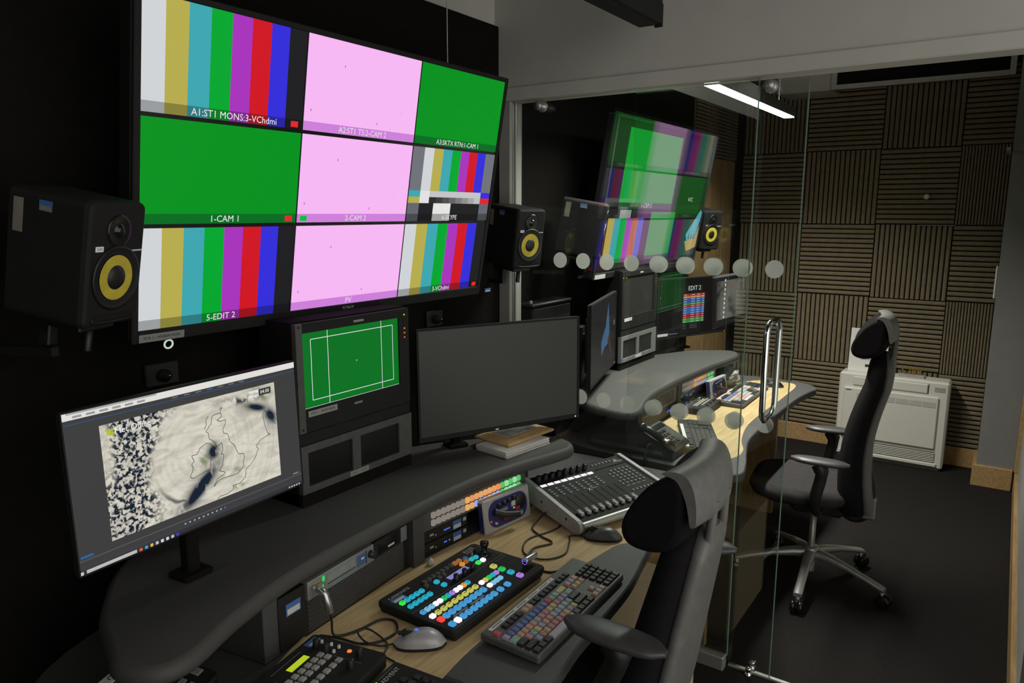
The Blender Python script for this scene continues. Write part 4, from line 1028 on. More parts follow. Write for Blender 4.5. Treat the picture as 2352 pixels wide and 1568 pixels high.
# ------------------------------------------------------------------ vision switcher
def switcher():
    t = thing('vision_switcher', 'black vision switcher panel with rows of glowing buttons', 'control panel', (1.148, 0.934, ZD))
    W, D, Hh = 0.380, 0.241, 0.030
    pl = ccw(rrect(0, W, 0, D, 0.014))
    obj('case', MB().slab(pl, [(0.012, 0.0), (0.006, 0.004), (0, 0.018), (0, Hh-0.004), (0.003, Hh)], M_BLK2), t)
    z = Hh
    def bt(x, y, c, a=0.0072, b=0.0085, cap=None, h=0.006, nm='button'):
        obj(nm, button_mesh(c, a, b, h, cap), t, T(x-1.148, y-0.934, z))
    BL = (70, 150, 205); LB = (120, 185, 220); CY = (40, 165, 190); YE = (190, 188, 90); WH = (255, 250, 255); GN = (40, 190, 90); PU = (165, 120, 215); RD = (245, 70, 60); OR = (225, 160, 60); DK = M_RACKG
    num = (20, 40, 60)
    def dig(s_, x, y):
        text(s_, 0.0095, emit((15, 32, 50)), t, T(x-1.148, y-0.934, z+0.0064))
    for k in range(9):
        x = 1.170+0.0201*k
        bt(x, 0.960, WH if k == 1 else BL); 
        if k != 1: dig(str(k+1), x, 0.960)
        bt(x, 0.993, RD if k == 0 else BL)
        if k != 0: dig(str(k+1), x, 0.993)
        bt(x, 1.0175, WH if k == 0 else YE, 0.0070, 0.0070)
        if k: obj('button_legend', MB().flat(x-1.148-.004, x-1.148+.004, 1.0175-.934-.0012, 1.0175-.934+.0012, z+.0063, emit((60, 60, 25))), t)
    bt(1.357, 0.960, BL); bt(1.387, 0.960, BL)
    row4 = [BL, LB, LB, WH, WH, GN, CY, PU, WH, WH, OR, CY]
    for k, c in enumerate(row4):
        x = 1.170+0.0152*k; bt(x, 1.0465, c, 0.0062, 0.0066)
        if c not in (WH,): obj('button_legend', MB().flat(x-1.148-.003, x-1.148+.003, 1.0465-.934-.001, 1.0465-.934+.001, z+.0063, emit((25, 45, 60))), t)
    for k, c in enumerate([WH, YE, GN, CY, PU]): bt(1.357+0.0157*k, 1.0175, c, 0.0064, 0.0064)
    for k, c in enumerate([WH, LB, LB, LB]): bt(1.358+0.015*k, 0.993, c, 0.0064, 0.0064)
    for y, c in ((1.043, YE), (1.0165, GN), (0.9885, CY), (0.960, PU)):
        bt(1.443, y, c, 0.0080, 0.0085); obj('button_legend', MB().flat(1.443-1.148-.004, 1.443-1.148+.004, y-.934-.0012, y-.934+.0012, z+.0063, emit((30, 60, 60))), t)
    for k in range(5):
        x = 1.173+0.0170*k
        bt(x, 1.1135, (60, 230, 80) if k == 0 else CY, 0.0066, 0.0066); bt(x, 1.087, CY, 0.0066, 0.0066)
        for y in (1.1135, 1.087):
            obj('button_legend', MB().flat(x-1.148-.003, x-1.148+.003, y-.934-.0012, y-.934+.0012, z+.0063, emit((10, 50, 60))), t)
    bt(1.296, 1.112, CY, 0.0066, 0.0066); bt(1.296, 1.088, CY, 0.0066, 0.0066)
    for k in range(9):
        bt(1.278+0.0172*k, 1.136, (150, 95, 45) if k in (7, 8) else DK, 0.0068, 0.0068)
    for k in range(4):
        bt(1.266+0.0172*(k if k < 2 else k+1), 1.1205 if k < 2 else 1.1205, DK, 0.0062, 0.0062) if k != 1 else None
    bt(1.405, 1.117, (205, 140, 50), 0.0064, 0.0064); bt(1.423, 1.118, (140, 90, 45), 0.0064, 0.0064)
    bt(1.436, 1.130, (60, 80, 110), 0.0062, 0.0062); bt(1.442, 1.114, CY, 0.0064, 0.0064); bt(1.458, 1.112, CY, 0.0064, 0.0064)
    bt(1.437, 1.088, (60, 220, 90), 0.0068, 0.0068); bt(1.456, 1.087, WH, 0.0068, 0.0068)
    obj('display', MB().box(0.180, 0.256, 0.158, 0.174, z, z+0.001, emit((128, 124, 190))), t)
    for x in (1.332, 1.366, 1.399):
        obj('knob', MB().lathe([(0.0075, 0), (0.0070, 0.016), (0.006, 0.018), (0, 0.018)], M_GLOSS, 18, T(x-1.148, 1.078-.934, z)), t)
    js = MB().lathe([(0.019, 0), (0.019, 0.004), (0.012, 0.008), (0.008, 0.012), (0.009, 0.026), (0.012, 0.028), (0.012, 0.036), (0, 0.038)], M_GLOSS, 20, T(1.487-1.148, 1.105-.934, z))
    obj('joystick', js, t)
    obj('key_switch', MB().box(1.462-1.148, 1.470-1.148, 1.118-.934, 1.124-.934, z, z+0.02, M_BLK).box(1.456-1.148, 1.459-1.148, 1.122-.934, 1.126-.934, z, z+0.012, M_KRAFT), t)
    # fader bar with silver grip
    obj('fader_slot', MB().box(1.478-1.148, 1.482-1.148, 0.955-.934, 1.035-.934, z, z+0.0006, M_BLK), t)
    obj('fader_arm', MB().box(1.478-1.148, 1.484-1.148, 0.962-.934, 0.975-.934, z-0.004, z+0.020, M_BLK), t)
    grip = MB().lathe([(0.0, 0), (0.0090, 0.0), (0.0100, 0.004), (0.0092, 0.020), (0.0085, 0.050), (0.0065, 0.054), (0, 0.054)], M_SILVER, 20, T(1.478-1.148, 0.969-.934, z+0.022) @ RY(90))
    g_ = obj('fader_grip', grip, t)
    obj('grip_ring', MB().tube([(1.4775-1.148, 0.969-.934+0.0075*math.cos(a*PI/8), z+0.022+0.0075*math.sin(a*PI/8)) for a in range(16)], 0.0009, emit((120, 105, 225)), 6, closed=True), g_)
    ln = MB()
    def line(xa, ya, xb, yb, wd=0.0008):
        dx, dy = xb-xa, yb-ya; d = math.hypot(dx, dy); nx, ny = -dy/d*wd/2, dx/d*wd/2
        ln.add([(xa+nx-1.148, ya+ny-.934, z+.0003), (xa-nx-1.148, ya-ny-.934, z+.0003), (xb-nx-1.148, yb-ny-.934, z+.0003), (xb+nx-1.148, yb+ny-.934, z+.0003)], [(0, 1, 2, 3)], M_PRINTG)
    for q in ((1.156, 1.066, 1.516, 1.066), (1.516, 1.066, 1.516, 1.150), (1.156, 0.945, 1.343, 0.945), (1.343, 0.945, 1.343, 1.040), (1.47, 1.056, 1.518, 1.056), (1.518, 0.955, 1.518, 0.985)): line(*q)
    obj('printed_lines', ln, t)
    for x in (1.197, 1.262):
        obj('label_strip', MB().box(x-1.148, x-1.148+.052, .975-.934, .981-.934, z, z+.0006, pbr('sand_label', (0.30, 0.25, 0.2), 0.6)), t)
    text('CARBONITE', 0.013, M_PRINTW, t, T(1.203-1.148, 1.152-.934, z+.0004))
    lg = text('ROSS', 0.017, M_PRINTW, t, T(1.482-1.148, 1.156-.934, z+.0004))
    obj('logo_underline', MB().box(1.461-1.148, 1.503-1.148, 1.1445-.934, 1.1465-.934, z, z+.0005, M_PRINTW), t)
    obj('asset_sticker', MB().box(1.163-1.148, 1.205-1.148, 1.127-.934, 1.145-.934, z, z+.0006, M_BLUEST).box(1.167-1.148, 1.201-1.148, 1.129-.934, 1.138-.934, z+.0005, z+.0010, M_LABEL), t)
switcher()
# ------------------------------------------------------------------ keyboards
KC = {'b': (0.12, 0.17, 0.38), 'r': (0.50, 0.25, 0.26), 'y': (0.52, 0.46, 0.22), 'g': (0.27, 0.42, 0.37), 'p': (0.36, 0.29, 0.43), 'o': (0.54, 0.34, 0.26), 'l': (0.33, 0.40, 0.52), 'k': (0.018, 0.018, 0.018), 'R': (0.50, 0.09, 0.12), 'w': (0.45, 0.43, 0.50)}
ROWC = {4: 'pbbbbbbbbbRggy', 3: 'goooolrryyrppg', 2: 'krgyporlllggk', 1: 'klryrrrrypyk', 0: 'kkkwkkkk', 5.3: 'Rkkkkookkkkkkkkk'}
KM = {k: pbr('key_'+('cap' if k.islower() else 'cap2')+'_'+k, v, 0.5) for k, v in KC.items()}
_km = {}
def key_mesh(w_, d, m):
    k = (round(w_, 4), round(d, 4), m.name)
    if k not in _km:
        p = ccw(rrect(-w_/2, w_/2, -d/2, d/2, 0.0015, 2))
        _km[k] = MB().slab(p, [(0, 0), (0.0012, 0.0045), (0.0024, 0.006)], m).mesh('key')
    return _km[k]
def kb_layout():
    """(x in key units, row, width, kind) of a full size keyboard; row 0 is the space row, row 5 the function row"""
    L = []
    for k in range(13):
        L.append((k+(1 if k else 0)+((k-1)//4*0.5 if k else 0), 5.3, 1, 'f'))
    rows = [(4, [1]*13+[2]), (3, [1.5]+[1]*12+[1.5]), (2, [1.75]+[1]*11+[2.25]), (1, [2.25]+[1]*10+[2.75]), (0, [1.25, 1.25, 1.25, 6.25, 1.25, 1.25, 1.25, 1.25])]
    for r, ws in rows:
        x = 0
        for w_ in ws:
            L.append((x, r, w_, 'm')); x += w_
    for r in (4, 3):
        for k in range(3): L.append((15.5+k, r, 1, 'n'))
    L.append((16.5, 1, 1, 'n'))
    for k in range(3): L.append((15.5+k, 0, 1, 'n'))
    for k in range(3): L.append((15.5+k, 5.3, 1, 'f'))
    for r in range(5):
        for k in range(4): L.append((19+k, r, 1, 'q'))
    return L
def keyboard(name, label, loc, yaw, colour=None, small=False, w_=0.440, d=0.150, tilt=2.5):
    t = thing(name, label, 'keyboard', loc, yaw, tilt)
    pl = ccw(rrect(0, w_, 0, d, 0.006, 3))
    obj('case', MB().slab(pl, [(0.004, 0.001), (0, 0.005), (0, 0.017), (0.003, 0.020)], M_BLK2 if colour is None else pbr('keyboard_case', (0.075, 0.075, 0.072), 0.5)), t)
    u = (w_-0.018)/23.0
    pal = 'bbboorrrpplggyyggk'
    jm_ = MB(); cnt = {}
    for x, r, kw, kind in kb_layout():
        cx = 0.009+(x+kw/2)*u; cy = 0.016+r*0.0195
        if cy > d-0.006: continue
        m = KM['k']
        if colour:
            if kind in 'mf':
                cs_ = ROWC[r]; q_ = cnt.get(r, 0); cnt[r] = q_+1; m = KM[cs_[min(q_, len(cs_)-1)]]
            elif kind == 'n': m = KM['olyo'[int(x*2+r*3) % 4]] if r else KM['olo'[int(x-15.5)]]
        if small:
            jm_.box(cx-(kw*u-0.002)/2, cx+(kw*u-0.002)/2, cy-0.0085, cy+0.0085, 0.019, 0.024, m)
        else:
            k_ = obj('key', key_mesh(kw*u-0.0022, 0.0172, m), t, T(cx, cy, 0.0195))
    if small:
        o = obj('keys', jm_, t); o['kind'] = 'stuff'
    return t
kbd = keyboard('colour_keyboard', 'keyboard with pastel coloured keycaps on the near desk', (1.188, 0.742, ZD), 1.6, True, w_=0.432, d=0.152)
obj('shortcut_strip', MB().box(0.02, 0.30, 0.134, 0.1445, 0.0195, 0.0212, M_LABEL), kbd)
tx = MB()
for k in range(46):
    if k % 9 in (7, 8): continue
    tx.flat(0.03+0.0057*k, 0.0335+0.0057*k, 0.1375, 0.141, 0.0215, M_INK)
obj('strip_print', tx, kbd)
kbd2 = keyboard('colour_keyboard', 'keyboard with pastel coloured keycaps on the far desk', (3.492, 1.022, ZD), 1.5, True, True, w_=0.50, d=0.145)
obj('shortcut_strip', MB().box(0.02, 0.28, 0.122, 0.138, 0.0195, 0.0212, M_LABEL), kbd2)
kb3 = keyboard('black_keyboard', 'plain black keyboard turned towards the glass on far desk', (2.748, 0.872, ZD), 26.0, None, True, w_=0.42, d=0.145)
obj('label_strip', MB().box(0.02, 0.34, 0.128, 0.142, 0.0195, 0.0210, M_LABEL), kb3)
# ------------------------------------------------------------------ mice
def mouse(label, loc, yaw, body, lower, lights=False, scale=1.0):
    t = thing('computer_mouse', label, 'mouse', loc, yaw)
    def sec(f, zoff=0.0, k=1.0):
        rings = []
        for i in range(13):
            s_ = i/12; x = -0.056+0.112*s_
            wv = 0.031*math.sqrt(max(0.0, 1-abs(2*s_-1)**2.6))*(1.0-0.08*math.sin(PI*s_)); hv = (0.034*math.sin(PI*(0.12+0.80*(s_**0.85)))**0.8)*math.sqrt(max(0.02, 1-abs(2*s_-1)**3.2))
            rings.append((x, max(wv, 0.002), max(hv, 0.006)))
        return rings
    mb = MB(); lo = MB()
    R_ = []; L_ = []
    for x, wv, hv in sec(0):
        ring = [(x*scale, wv*scale*math.cos(PI*k/10), (0.008+(hv-0.006)*math.sin(PI*k/10)**0.8)*scale) for k in range(11)]
        R_.append(ring)
        L_.append([(x*scale, wv*scale*0.96, 0.0005), (x*scale, wv*scale, 0.008*scale), (x*scale, -wv*scale, 0.008*scale), (x*scale, -wv*scale*0.96, 0.0005)])
    mb.loft(R_, body, True, True, False)
    lo.loft(L_, lower, False, True, True)
    obj('shell', mb, t); obj('base', lo, t)
    obj('scroll_wheel', MB().lathe([(0.009, -0.003), (0.0095, 0), (0.009, 0.003)], M_BLK, 16, T(0.030*scale, 0, 0.029*scale) @ RX(90)), t)
    obj('wheel_slot', MB().box(0.014*scale, 0.046*scale, -0.004, 0.004, 0.0255*scale, 0.0335*scale, M_BLK, 0.002), t)
    if lights:
        obj('blue_light', MB().box(0.004*scale, 0.010*scale, -0.0015, 0.0015, 0.034*scale, 0.0368*scale, emit((60, 110, 255), 1.5)), t)
    return t
mouse('silver and black mouse on the oak by the switcher', (1.106, 1.000, ZD), 128.0, pbr('mouse_silver', (0.40, 0.40, 0.41), 0.35, metal=0.15), M_BLK, True, 1.05)
mouse('dark grey mouse in front of the mixing desk', (1.815, 0.915, ZD), 118.0, pbr('mouse_grey', (0.085, 0.085, 0.085), 0.35), M_BLK, False, 1.0)
mouse('black mouse by the coloured keyboard on far desk', (4.06, 1.03, ZD), 100.0, M_BLK, M_BLK, False, 1.0)
cable('mouse_lead', [(1.072, 1.043, 0.746), (1.05, 1.065, 0.7435), (1.035, 1.095, 0.750), (1.05, 1.135, 0.752), (1.075, 1.125, 0.750), (1.065, 1.06, 0.7435), (1.03, 1.035, 0.7435), (1.025, 1.00, 0.7435)], 0.0022, M_BLK, 'thin black lead of the silver mouse')
cable('mouse_lead', [(1.788, 0.968, 0.746), (1.77, 1.00, 0.7435), (1.74, 0.985, 0.7435), (1.66, 0.955, 0.7435), (1.60, 0.985, 0.7435), (1.60, 1.05, 0.7435), (1.68, 1.09, 0.7435), (1.79, 1.06, 0.7435), (1.89, 1.08, 0.7435)], 0.0024, M_BLK, 'black lead of the dark grey mouse looping on the oak')
cable('keyboard_lead', [(1.575, 0.902, 0.752), (1.55, 0.93, 0.7435), (1.545, 0.965, 0.7435), (1.57, 1.02, 0.7435), (1.64, 1.045, 0.7435), (1.70, 1.02, 0.7435), (1.72, 1.07, 0.7435), (1.75, 1.12, 0.744), (1.80, 1.13, 0.75), (1.86, 1.12, 0.775)], 0.0026, M_BLK, 'black cable running from the mixing desk to the coloured keyboard')
# ------------------------------------------------------------------ mixing desk with motor faders
def mixer(loc, yaw):
    t = thing('mixing_desk', 'black mixing surface with silver faders and white scribble strips', 'mixer', loc, yaw)
    W, D = 0.400, 0.262
    # side profile in (y, z): front low, back high, knob section steeper
    def zt(y): return 0.040+0.046*y/0.222
    side = [(-0.010, 0.010), (-0.014, 0.022), (-0.010, 0.040), (0.0, 0.046), (0.222, 0.093), (0.262, 0.101), (0.276, 0.095), (0.276, 0.045), (0.240, 0.030), (0.02, 0.003), (0.0, 0.003)]
    for x0, x1 in ((-0.014, 0.0), (W, W+0.014)):
        obj('side_cheek', MB().loft([[(x, a, b) for a, b in side] for x in (x0, x1)], M_LGREY, False), t)
    for y in (0.05, 0.17):
        obj('cheek_screw', MB().lathe([(0.004, 0), (0.004, 0.0008), (0, 0.0006)], M_BLK, 10, T(-0.014, y, 0.030+y*0.12) @ RY(-90)), t)
    body = [(0.0, 0.006), (-0.006, 0.02), (0.0, zt(0)), (0.222, zt(0.222)), (0.262, zt(0.262)), (0.270, 0.088), (0.270, 0.05), (0.24, 0.03)]
    obj('chassis', MB().loft([[(x, a, b) for a, b in body] for x in (0.0005, W-0.0005)], M_BLK2, False), t)
    obj('front_rail', MB().tube([(0.0, -0.006, 0.026), (W, -0.006, 0.026)], 0.014, M_SATIN, 14), t)
    sl = math.degrees(math.atan2(0.048, 0.222))
    def on(x, y, dz=0.0): return T(x, y, zt(y)+dz) @ RX(sl)
    KEYM = pbr('key_rubber', (0.15, 0.17, 0.165), 0.6)
    kw = MB().box(-0.0050, 0.0050, -0.0032, 0.0032, 0, 0.0022, KEYM).mesh('button')
    ks = MB().box(-0.0042, 0.0042, -0.0036, 0.0036, 0, 0.0025, KEYM).mesh('button')
    SLOT = MB().box(-0.0011, 0.0011, -0.052, 0.052, 0, 0.0004, pbr('slot_black', (0.002, 0.002, 0.002), 0.9)).mesh('fader_slot')
    cap = MB()
    capp = [(-0.0125, 0.002), (-0.0125, 0.010), (-0.006, 0.0125), (0.0, 0.0095), (0.006, 0.0125), (0.0125, 0.010), (0.0125, 0.002)]
    cap.loft([[(x, a, b) for a, b in capp] for x in (-0.0060, 0.0060)], pbr('fader_silver', (0.55, 0.55, 0.54), 0.3, metal=0.35), False)
    capm = cap.mesh('fader_cap')
    knob = MB().lathe([(0.0085, 0), (0.0080, 0.017), (0.007, 0.019), (0, 0.019)], pbr('knob_aubergine', (0.016, 0.012, 0.022), 0.4), 14).mesh('knob')
    stripm = MB().box(-0.0115, 0.0115, -0.006, 0.006, 0, 0.0008, emit((252, 238, 246), 1.1)).mesh('scribble_strip')
    for k in range(9):
        x = 0.024+0.0283*k
        obj('fader_slot', SLOT, t, on(x, 0.072, 0.0002))
        obj('fader_cap', capm, t, on(x, 0.031, 0.0004))
        if k < 8:
            for r in range(4): obj('button', kw, t, on(x, 0.140+0.0125*r, 0.0))
            obj('scribble_strip', stripm, t, on(x, 0.206, 0.0))
            obj('knob', knob, t, on(x, 0.236, 0.0))
    for r in range(6):
        for k in range(6):
            if (r, k) in ((2, 0), (5, 0)): continue
            obj('button', ks, t, on(0.280+0.0190*k, 0.108+0.0158*r, 0.0))
    for k in range(4):
        obj('label_block', MB().box(-0.008, 0.008, -0.0018, 0.0018, 0, 0.0006, M_BLK).mesh('label_block'), t, on(0.290+0.024*k, 0.093, 0.0006))
    for k in range(6):
        obj('button', ks, t, on(0.285+0.017*k, 0.066, 0.0))
    for k in range(6):
        obj('button', ks, t, on(0.262+0.016*k, 0.240, 0.0))
    lg = MB()
    obj('display_window', MB().box(0.250, 0.388, 0.212, 0.216, zt(0.214), zt(0.214)+0.001, M_GLOSS), t)
    text('X', 0.022, M_PRINTW, t, on(0.150, 0.127, 0.0016))
    text('TOUCH', 0.0075, M_PRINTW, t, on(0.172, 0.130, 0.0016), align='CENTER')
    bl = MB()
    bl.add([(-0.012, -0.007, 0), (0.012, -0.007, 0), (0.0, 0.011, 0), (-0.009, -0.0055, 0.0001), (0.009, -0.0055, 0.0001), (0.0, 0.008, 0.0001)], [(0, 1, 4, 3), (1, 2, 5, 4), (2, 0, 3, 5)], M_PRINTW)
    bl.box(-0.003, 0.003, -0.003, 0.003, 0, 0.0002, M_PRINTW); bl.box(0.010, 0.028, -0.0075, -0.0055, 0, 0.0002, M_PRINTW)
    obj('logo_print', bl, t, on(0.366, 0.236, 0.0008))
    return t
mixer((1.800, 0.982, ZD), -19.5)
# ------------------------------------------------------------------ camera control panel, cut by the lower edge of the view
def ccu(label, loc, yaw, k=1.0, lcd=(178, 196, 40), small=False):
    t = thing('camera_controller', label, 'control panel', loc, yaw, 0)
    W, D, Hh = 0.36*k, 0.190*k, 0.032
    obj('case', MB().slab(ccw(rrect(0, W, 0, D, 0.012)), [(0.006, 0.0), (0, 0.006), (0, Hh-0.004), (0.003, Hh)], M_BLK2), t)
    obj('display', MB().box(0.228*k, 0.284*k, 0.142*k, 0.157*k, Hh, Hh+0.001, emit(lcd) if not small else emit((190, 130, 70))), t)
    bmh = MB().slab(ccw(rrect(-0.0072*k, 0.0072*k, -0.0066*k, 0.0066*k, 0.002, 2)), [(0, 0), (0, 0.003), (0.0014, 0.0045)], pbr('grey_key', (0.36, 0.36, 0.345), 0.5)).mesh('button')
    for y in (0.125, 0.107, 0.079):
        for q in range(13 if y > 0.1 else 10):
            obj('button', bmh, t, T((0.297-0.020*q)*k, y*k, Hh))
    for x, y, r in ((0.319, 0.152, .008), (0.312, 0.122, .008), (0.327, 0.049, .0075), (0.288, 0.044, .009), (0.20, 0.040, .009), (0.12, 0.040, .009)):
        obj('knob', MB().lathe([(r*k, 0), (r*0.92*k, 0.016*k), (r*0.8*k, 0.018*k), (0, 0.018*k)], M_BLK, 18, T(x*k, y*k, Hh)), t)
    for x, y in ((0.336, 0.151), (0.336, 0.126), (0.335, 0.106), (0.317, 0.106)):
        obj('cap_button', MB().lathe([(0.0038*k, 0), (0.0034*k, 0.006*k), (0, 0.007*k)], M_LABEL, 10, T(x*k, y*k, Hh)), t)
    obj('power_light', MB().lathe([(0.0055*k, 0), (0.0045*k, 0.002), (0, 0.003)], emit((240, 130, 60)), 14, T(0.333*k, 0.078*k, Hh)), t)
    obj('asset_sticker', MB().box(0.312*k, 0.348*k, 0.162*k, 0.180*k, Hh, Hh+.0008, M_BLUEST).box(0.316*k, 0.346*k, 0.163*k, 0.170*k, Hh+.0006, Hh+.0012, M_LABEL), t)
    obj('printed_line', MB().box(0.20*k, 0.29*k, 0.171*k, 0.172*k, Hh, Hh+.0004, M_PRINTG).box(0.13*k, 0.19*k, 0.150*k, 0.151*k, Hh, Hh+.0004, M_PRINTG).box(0.307*k, 0.3077*k, 0.03*k, 0.10*k, Hh, Hh+.0004, M_PRINTG), t)
    return t
ccu('camera control panel with a yellow-green display and grey buttons', (0.656, 0.930, ZD), 11.5)
ccu('small camera control panel with pale buttons on far desk', (3.262, 1.118, ZD), 2.0, 0.62, small=True)
adv = thing('black_keypad', 'black keypad with white lettering and a small green light', 'keypad', (0.692, 0.744, ZD), 8.0, 2.0)
obj('case', MB().slab(ccw(rrect(0, 0.345, 0, 0.192, 0.006, 3)), [(0.004, 0.001), (0, 0.005), (0, 0.014), (0.003, 0.017)], M_BLK2), adv)
for r in range(6):
    for k in range(15):
        if k == 4 or (r == 0 and k == 0): continue
        obj('key', key_mesh(0.0165, 0.0165, KM['k']), adv, T(0.318-0.0202*k, 0.139-0.0202*r, 0.0165))
text('ADVENT', 0.0145, M_PRINTW, adv, T(0.300, 0.171, 0.0173))
obj('power_light', MB().box(0.262, 0.268, 0.180, 0.1825, 0.0165, 0.0178, emit((180, 235, 60))), adv)
obj('printed_line', MB().box(0.275, 0.325, 0.183, 0.184, 0.0168, 0.0172, M_PRINTG), adv)
obj('side_tab', MB().box(0.345, 0.360, 0.036, 0.078, 0.002, 0.014, M_BLK, 0.002), adv)
# ------------------------------------------------------------------ telephones
t = thing('desk_phone', 'silver-topped desk phone with a grey display under the shelf', 'telephone', (0.590, 1.165, ZD), 22.0, 14.0)
obj('case', MB().slab(ccw(rrect(0, 0.19, 0, 0.175, 0.012)), [(0.008, 0.0), (0, 0.012), (0, 0.030), (0.004, 0.036)], M_BLK), t)
obj('top_plate', MB().box(0.035, 0.155, 0.148, 0.170, 0.036, 0.040, M_LABEL, 0.002), t)
obj('display', MB().box(0.045, 0.150, 0.082, 0.146, 0.036, 0.039, pbr('lcd_grey', (0.12, 0.14, 0.125), 0.3), 0.001), t)
obj('side_strip', MB().box(0.156, 0.176, 0.03, 0.172, 0.036, 0.041, M_MGREY, 0.002), t)
for k in range(2):
    obj('round_button', MB().lathe([(0.007-0.002*k, 0), (0.007-0.002*k, 0.004), (0, 0.005)], M_BLK, 14, T(0.166, 0.130-0.075*k, 0.041)), t)
for r in range(3):
    for k in range(4): obj('button', MB().box(0.05+0.024*k, 0.066+0.024*k, 0.02+0.02*r, 0.032+0.02*r, 0.036, 0.040, M_MGREY, 0.001), t)
obj('swirl_logo', MB().tube([(0.075+0.006*math.cos(a*.4), 0.159+0.004*math.sin(a*.4), 0.0405) for a in range(11)], 0.0009, M_INK, 5), t)
obj('handset', MB().tube(catmull([(0.014, 0.17, 0.04), (0.012, 0.15, 0.058), (0.012, 0.085, 0.062), (0.012, 0.02, 0.058), (0.014, 0.0, 0.04)], 4), [0.013]*4+[0.011]*9+[0.013]*4, M_BLK, 10), t)
t = thing('desk_phone', 'large black desk phone with coiled cord on far desk by the glass', 'telephone', (2.562, 1.01, ZD), 0.0, 0.0)
sp_ = [(0, .004), (0, .030), (.02, .044), (.135, .096), (.150, .094), (.165, .080), (.34, .052), (.37, .028), (.37, .004)]
obj('case', MB().loft([[(x, a, b) for a, b in sp_] for x in (0.0, 0.012, 0.198, 0.21)][1:3], M_BLK, False).box(0.0, 0.21, 0.03, 0.36, 0.003, 0.03, M_BLK, 0.01), t)
hs = catmull([(0.022, 0.004, 0.040), (0.022, 0.030, 0.063), (0.022, 0.085, 0.094), (0.022, 0.128, 0.110), (0.022, 0.150, 0.106)], 5)
obj('handset', MB().tube(hs, [0.018]*2+[0.022]*4+[0.014]*9+[0.020]*4+[0.018]*2, M_GLOSS, 12), t)
for r in range(4):
    for k in range(3): obj('button', MB().box(0.07+0.028*k, 0.09+0.028*k, -0.007, 0.007, 0, 0.004, M_BLK2, 0.001, T(0, 0.03+0.020*r, 0.0485+0.0090*r) @ RX(24.3)), t)
obj('display', MB().box(0.055, 0.185, -0.012, 0.012, 0, 0.003, M_GLOSS, 0.001, T(0, 0.116, 0.0875) @ RX(24.3)), t)
co = []
for k in range(220):
    s_ = k/219; cx = 2.592-0.062*math.sin(PI*min(1, s_*1.25)/2); cyy = 1.075+0.035*math.sin(PI*s_); cz = 0.780-0.20*max(0, s_-0.35)+0.012*math.sin(PI*min(1, s_*2.2))
    a = k*2*PI/7
    co.append((cx+0.008*math.cos(a)*0.4, cyy+0.004*math.cos(a), cz+0.008*math.sin(a)))
tag(obj('coiled_cord', MB().tube(co, 0.0020, M_BLK, 5)), 'coiled black handset cord of the large phone', 'cord')
# ------------------------------------------------------------------ envelopes and papers on the shelf
zs = 0.9152
def sheet_stack(name, label, cat, loc, yaw, w_, d, h, mats, part):
    t = thing(name, label, cat, loc, yaw)
    z = 0
    for k, m in enumerate(mats):
        hh = h/len(mats); ox, oy = random.uniform(-.004, .004), random.uniform(-.004, .004)
        obj(part, MB().box(ox, w_+ox, oy, d+oy, z, z+hh*0.94, m, hh*0.2), t); z += hh
    return t
sheet_stack('paper_stack', 'stack of white papers under the padded envelope', 'papers', (1.815, 1.262, zs), -8.0, 0.215, 0.135, 0.020, [M_PAPER]*5, 'paper_sheet')
t = thing('padded_envelope', 'brown padded envelope with a clear window on the papers', 'envelope', (1.860, 1.283, zs+0.0205), -6.0)
def env(z0, z1, ins):
    return [(x, y, z) for x, y, z in [(0+ins, 0+ins, z0), (0.245-ins, 0+ins*1.2, z0), (0.250-ins, 0.150-ins, z0), (0.004+ins, 0.155-ins, z0)]]
obj('envelope_body', MB().loft([env(0.0, 0, 0.004), env(0.006, 0, 0.0), env(0.010, 0, 0.004), env(0.016, 0, 0.030)], M_KRAFT, False), t)
obj('clear_window', MB().slab(ccw(rrect(0.045, 0.205, 0.040, 0.120, 0.01, 3)), [(0, 0.0155), (0.004, 0.0175)], M_FILM), t)
for x, y in ((0.07, 0.02), (0.20, 0.02), (0.225, 0.06)):
    obj('staple', MB().box(x, x+0.006, y, y+0.0015, 0.0105, 0.0135, M_CHROME), t)
